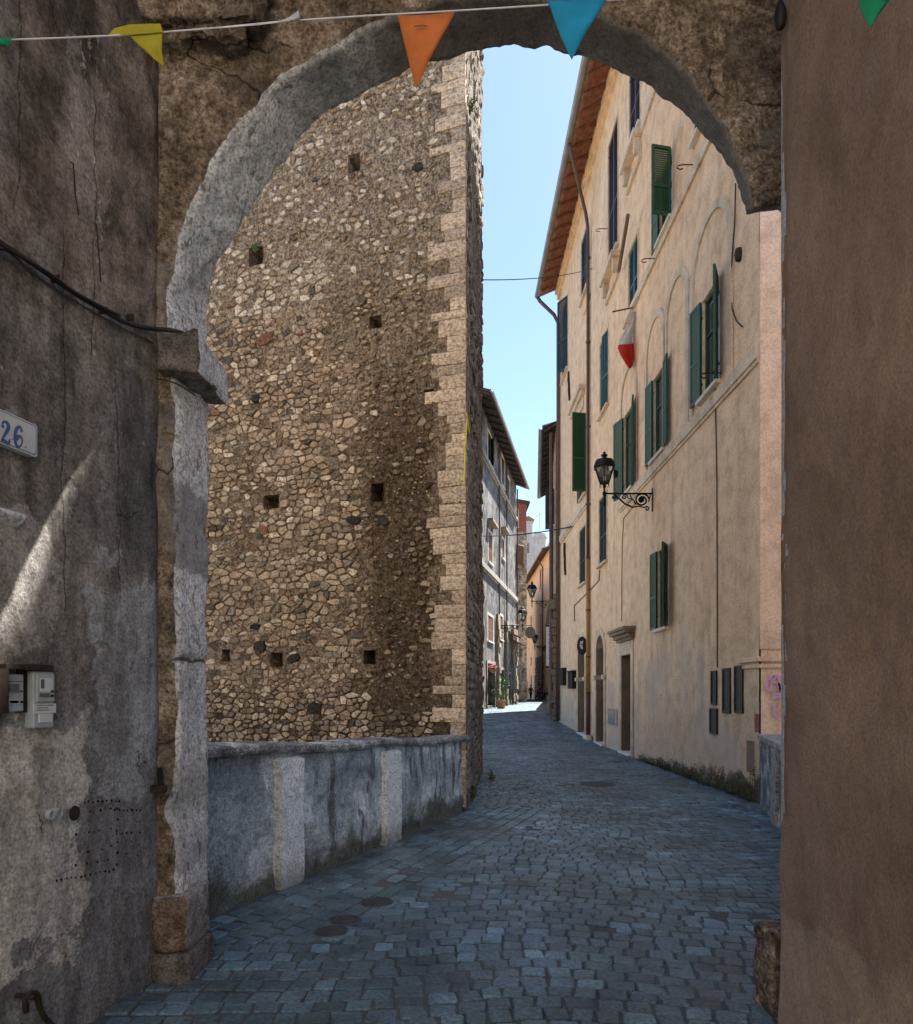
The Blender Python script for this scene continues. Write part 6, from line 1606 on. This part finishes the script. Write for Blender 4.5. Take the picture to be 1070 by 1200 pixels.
    # cables
    def cab(pts, r, lb, mat):
        P = [q(*LW.at(x, y, D0+d), D0+d) if d is not None else S(x, y, yy) for (x, y, d, yy) in pts]
        sm = []
        for i in range(len(P)-1):
            p0, p1, p2_, p3 = P[max(i-1, 0)], P[i], P[i+1], P[min(i+2, len(P)-1)]
            for k in range(6):
                t = k/6; sm.append(.5*((2*p1)+(p2_-p0)*t+(2*p0-5*p1+4*p2_-p3)*t*t+(3*p1-p0-3*p2_+p3)*t**3))
        sm.append(P[-1]); b = MB(); b.tube(sm, r, 8); tag(b.build('cable', M[mat], smooth=True), lb, 'cable')
    cab([(-420, 27, .02, 0), (-160, 177, .02, 0), (-30, 262, .02, 0), (0, 284, .02, 0), (40, 310, .015, 0), (85, 342, .02, 0), (125, 366, .015, 0), (150, 379, .015, 0), (178, 385, .012, 0), (200, 387, None, 3.73), (215, 391, None, 3.76), (232, 401, None, 3.83), (243, 412, None, 4.0)], .0115, 'thick black cable sagging across the left wall over the impost', 'cable')
    cab([(-420, 33, .035, 0), (-160, 183, .035, 0), (-30, 268, .035, 0), (10, 292, .035, 0), (60, 322, .03, 0), (90, 344, .035, 0), (140, 370, .03, 0)], .008, 'second black cable clipped along the thick one on the left wall', 'cable')
    cab([(-420, 49, .0, 0), (-160, 199, .0, 0), (-20, 284, .0, 0), (10, 295, .0, 0), (35, 317, .0, 0), (70, 342, .0, 0), (110, 366, .0, 0), (150, 388, .0, 0), (172, 398, .002, 0), (180, 408, None, 3.775), (181, 440, None, 3.775), (196, 446, None, 3.765), (212, 452, None, 3.76), (228, 463, None, 3.9)], .005, 'thin grey cable below the black ones, looping under the impost', 'greycable')
    for x, y, lb in ((64, 327, 'rusty cable clip farthest from the impost'), (120, 364, 'middle rusty cable clip on the black cables'), (152, 372, 'rusty cable clip closest to the impost')):
        b = MB(); u, z = LW.at(x, y, .02); b.fbox(LW, u-.004, u+.004, z-.016, z+.016, .0, .045)
        tag(b.build('cable_clip', M['rust']), lb, 'cable clip', 'clips of the black cables')
    # iron pintle by the jamb
    u, z = LW.at(178, 917); r_ = thing('gate_pintle', q(u, z, 0), 'black iron gate pintle set in the wall beside the arch', 'pintle')
    b = MB(); b.tube([q(u, z-.02, .05), q(u, z+.085, .05)], .014, 8); b.build('pin', M['iron'], r_)
    b = MB(); b.fbox(LW, u-.022, u+.022, z-.055, z-.012, -.03, .08); b.build('strap', M['rust'], r_, bevel=.006)
    # iron scroll at the lower left
    b = MB(); pts = [(31, 1186), (30, 1172), (36, 1164), (44, 1166), (46, 1178), (52, 1192), (64, 1204), (84, 1220)]
    b.tube([q(*LW.at(x, y, .06), .06) for x, y in crv(pts, 4)], .013, 8)
    u, z = LW.at(31, 1168, .05); b.tube([q(u, z, -.02), q(u, z, .09)], .012, 6)
    tag(b.build('iron_scroll', M['rust'], smooth=True), 'dark iron scroll sticking out at the foot of the left wall', 'iron scroll')
    # core holes and capped conduits
    b = MB(); 
    for x, y, r, m in ((86, 953, .034, 'rim'), ):
        u, z = LW.at(x, y, .02); n = 16
        ring = lambda rr, d: [q(u+rr*math.cos(6.2832*k/n), z+rr*1.1*math.sin(6.2832*k/n), d) for k in range(n)]
        b.add(ring(r*1.22, .028)+ring(r, .030)+ring(r*.95, .0265), [(k, (k+1) % n, n+(k+1) % n, n+k) for k in range(n)]+[(n+k, n+(k+1) % n, 2*n+(k+1) % n, 2*n+k) for k in range(n)])
        mb = MB(); mb.add(ring(r*.96, .0268), [tuple(range(n))]); h = mb.build('core_hole', M['rust'], recalc=False, face=LW.n)
    rim = b.build('hole_rim', M['old']); bpy.data.objects.remove(rim)
    tag(h, 'round brown core hole in the left wall', 'hole')
    for x, y, lb in ((68, 953, 'left capped grey conduit end beside the core hole'), (59, 955, 'outermost grey conduit end beside the core hole')):
        u, z = LW.at(x, y, .03); c = q(u, z, .02); n = 14; b = MB()
        ri = lambda rr, d: [q(u+rr*math.cos(6.2832*k/n), z+rr*1.15*math.sin(6.2832*k/n), d) for k in range(n)]
        b.add(ri(.019, .0)+ri(.019, .042)+ri(.015, .042)+ri(.014, .034), [(j*n+k, j*n+(k+1) % n, (j+1)*n+(k+1) % n, (j+1)*n+k) for j in range(3) for k in range(n)]+[tuple(3*n+k for k in range(n))])
        tag(b.build('conduit_end', M['plastic'], recalc=False), lb, 'conduit end')
    # rows of drilled holes
    rnd = random.Random(6); pts = []
    hr = thing('drilled_holes', q(.35, .9, 0), 'pattern of small dark holes drilled in the lower left wall', 'holes')
    pts += [(97+i*5.2, 940-.2*i) for i in range(9)]+[(104, 952), (116, 950)]+[(128+i*5, 948+.3*i) for i in range(8)]
    pts += [(136, 948+i*13) for i in range(6)]+[(135+i*5.5, 976) for i in range(4)]+[(162, 963), (162, 976), (161, 990), (160, 1002)]
    pts += [(65+i*5.6, 1032-1.05*i) for i in range(13)]+[(87, 978), (102, 975), (115, 973), (128, 971), (86, 1001), (101, 998), (118, 995), (128, 992), (86, 1013), (100, 1011), (113, 1009), (125, 1007), (147, 1000), (152, 985)]
    for x, y in pts:
        u, z = LW.at(x+rnd.uniform(-1, 1), y+rnd.uniform(-1, 1), .018); r = rnd.uniform(.0032, .0062); n = 7; b = MB()
        b.add([q(u+r*math.cos(6.2832*k/n), z+r*1.3*math.sin(6.2832*k/n), .028) for k in range(n)]+[q(u, z, .02)], [(k, (k+1) % n, n) for k in range(n)]); b.build('hole', M['void'], hr, recalc=False)
    # little stone ledge in the patch of sun and stray wires higher up
    b = MB(); u0, z0 = LW.at(19, 612); u1 = u0+.3
    b.prism([q(u0, z0-.03, .0), q(u0, z0-.012, .03), q(u0, z0+.012, .055), q(u0, z0+.03, .05), q(u0, z0+.035, .0)], LW.u*(u1-u0))
    tag(b.build('stone_ledge', M['trav'], bevel=.006), 'small moulded stone ledge in the patch of sun on the left wall', 'ledge')
    for pts, lb in (([(83, 190), (86, 192), (88, 225), (92, 252)], 'thin iron rod hanging from a nail high on the left wall'), ([(113, 262), (116, 300), (118, 330)], 'short wire hanging above the cables on the left wall')):
        b = MB(); b.tube([q(*LW.at(x, y, .03), .03) for x, y in pts], .0035, 5); tag(b.build('wire', M['rust']), lb, 'wire')
left_wall_things()

# ------------------------------------------------------------------ bunting, pendant, manholes
def hangings():
    r_ = thing('bunting', S(520, 14, 2.9), 'white string of coloured triangular pennants hung across the front of the arch', 'bunting')
    ln = [(-30, 48, 2.80), (0, 47, 2.84), (60, 45, 2.87), (150, 41, 2.9), (250, 33, 2.92), (340, 24.5, 2.93), (430, 18.5, 2.93), (530, 13, 2.93), (640, 6, 2.93), (720, 0, 2.93), (820, -8, 2.92), (900, -13, 2.85), (1000, -12, 2.50), (1048, -9, 2.36), (1075, -8, 2.30)]
    b = MB(); b.tube([S(*p) for p in ln], .0035, 6)
    b.ribbon([S(230, 35, 2.92), S(300, 28.5, 2.92), S(342, 24, 2.925)], [.004, .010, .006], (0, -1, 0), .001)
    b.build('string', M['string'], r_, smooth=True)
    def pen(pa, pb, tip, mat, label, Y=2.92, bend=.03, fold=None):
        A, B, T = S(*pa, Y), S(*pb, Y), S(*tip, Y)
        b = MB(); n = 10; idx = {}; vs = []; fs = []
        for j in range(n+1):
            for i in range(n+1-j):
                a = i/n; c = j/n; p = A+(B-A)*a+(T-A)*c
                w_ = a/(1-c) if c < 1 else .5
                p = p+Vector((0, bend*math.sin(w_*math.pi*1.7+.5)*c+.012*math.sin(w_*9+c*5)*c-.02*c, -.006*math.sin(w_*3.14)*(1-c)))
                idx[(i, j)] = len(vs); vs.append(p)
        for j in range(n):
            for i in range(n-j):
                fs.append((idx[(i, j)], idx[(i+1, j)], idx[(i, j+1)]))
                if i+j < n-1: fs.append((idx[(i+1, j)], idx[(i+1, j+1)], idx[(i, j+1)]))
        b.add(vs, fs); o = b.build('pennant', M[mat], r_, recalc=False, smooth=True, face=(0, -1, 0)); o['label'] = label
        o.modifiers.new('t', 'SOLIDIFY').thickness = .002
        if fold:
            b = MB(); b.prism([S(x, y, Y-.006) for x, y in fold], (0, .0015, 0)); b.build('fold', M[mat], o)
        return o
    pen((466, 18), (534, 13), (488, 109), 'c_orange', 'orange pennant')
    b = MB(); b.ribbon([S(485, 31, 2.905), S(495, 30, 2.903), S(501, 30.5, 2.905)], [.003, .006, .003], (0, -1, 0), .002); b.build('stitch', M['ochreband'], r_)
    pen((642, 1), (713, -5), (669, 75), 'c_blue', 'sky blue pennant')
    pen((150, 40), (190, 37), (194, 83), 'c_yellow', 'yellow pennant folded over the string', 2.90, .02, [(127, 41), (134, 33), (152, 28.5), (188, 27.5), (191, 37.5), (150, 41)])
    pen((1004, -13), (1050, -10), (1016, 38), 'c_green', 'green pennant', 2.42)
    pen((792, -8), (838, -10), (814, 2), 'c_pink', 'pink pennant showing only its tip', 2.9); pen((852, -12), (900, -13), (876, 3), 'c_pink', 'second pink pennant showing only its tip', 2.9)
    pen((326, 25), (350, 12), (353, 27), 'c_white', 'white pennant scrap twisted round the string', 2.92, .01)
    pen((-30, 43), (17, 43), (12, 59), 'c_green', 'frayed green pennant at the left', 2.83, .01)
    # dark pendant
    b = MB(); c = S(922, 18, 3.22); c.x -= .03
    b.lathe(c, [(.004, .4), (.005, .075), (.012, .06), (.026, .02), (.028, -.02), (.02, -.055), (.004, -.07)], 10)
    tag(b.build('plumb_pendant', M['iron'], smooth=True), 'dark teardrop pendant on a cord at the top of the brown pier', 'pendant')
    # small covers in the paving
    for px, py, r, lb in ((441, 1058, .115, 'rusty round cover farthest up the street of the three'), (405, 1079, .10, 'dusty round cover in the middle of the three'), (388, 1092, .105, 'dark round cover nearest the arch'), (700, 919, .28, 'larger worn cover in the middle of the street')):
        Y = EYE*800/(py-810); x = (px-535)/800*Y; k = thing('manhole_cover', (x, Y, gz(Y)), lb, 'manhole cover', 'covers in the paving')
        b = MB(); b.lathe((x, Y, gz(Y)), [(r*1.12, -.03), (r*1.12, .004), (r*1.04, .007), (r*1.03, .0)], 28); b.build('collar', M['joint'], k)
        b = MB(); b.lathe((x, Y, gz(Y)), [(r, -.01), (r, .009), (r*.93, .011), (r*.90, .007), (r*.6, .007), (r*.57, .011), (r*.3, .011), (r*.27, .007), (.01, .007)], 28); b.build('lid', M['castiron'], k)
hangings()
def weed(p, n, h, sp, lb, seed, up=True):
    rn = random.Random(seed); r_ = thing('weed', p, lb, 'weed'); b = MB(); st = MB(); p = Vector(p)
    for _ in range(n//6):
        a = rn.uniform(0, 6.28); q = p+Vector((sp*.7*math.cos(a)*rn.random(), sp*.7*math.sin(a)*rn.random(), h*rn.uniform(.5, 1))); st.tube([p, p.lerp(q, .5)+Vector((0, 0, .05*h)), q], .003, 4)
        for k in range(6):
            c = p.lerp(q, rn.uniform(.25, 1)); d = Vector((rn.gauss(0, 1), rn.gauss(0, 1), rn.gauss(.3, .6))).normalized()*rn.uniform(.25, .5)*sp; e = d.cross(Vector((rn.random(), .4, .7))).normalized()*d.length*.22
            b.add([c, c+d*.5+e, c+d, c+d*.5-e], [(0, 1, 2, 3)])
    b.build('foliage', M['leaf'], r_, recalc=False); st.build('stems', M['lightwood'], r_)
weed(S(551, 940, 9.7)*1.0+Vector((.02, 0, 0)), 90, .28, .14, 'small green weed at the foot of the tower corner', 1)
weed((.62, 12.2, 0), 60, .2, .12, 'weed growing by the street side of the tower farther on', 2)
weed(TF.P(*TF.at(300, 297), .02), 60, .14, .12, 'tuft of green growing from the tower face high at left', 3)
weed(TF.P(*TF.at(520, 853), .03), 50, .16, .10, 'weed growing on the ledge above the parapet', 4)
weed(TS.P(.7, 9.9, .02), 30, .25, .14, 'dry sprig growing from the tower edge against the sky', 5)
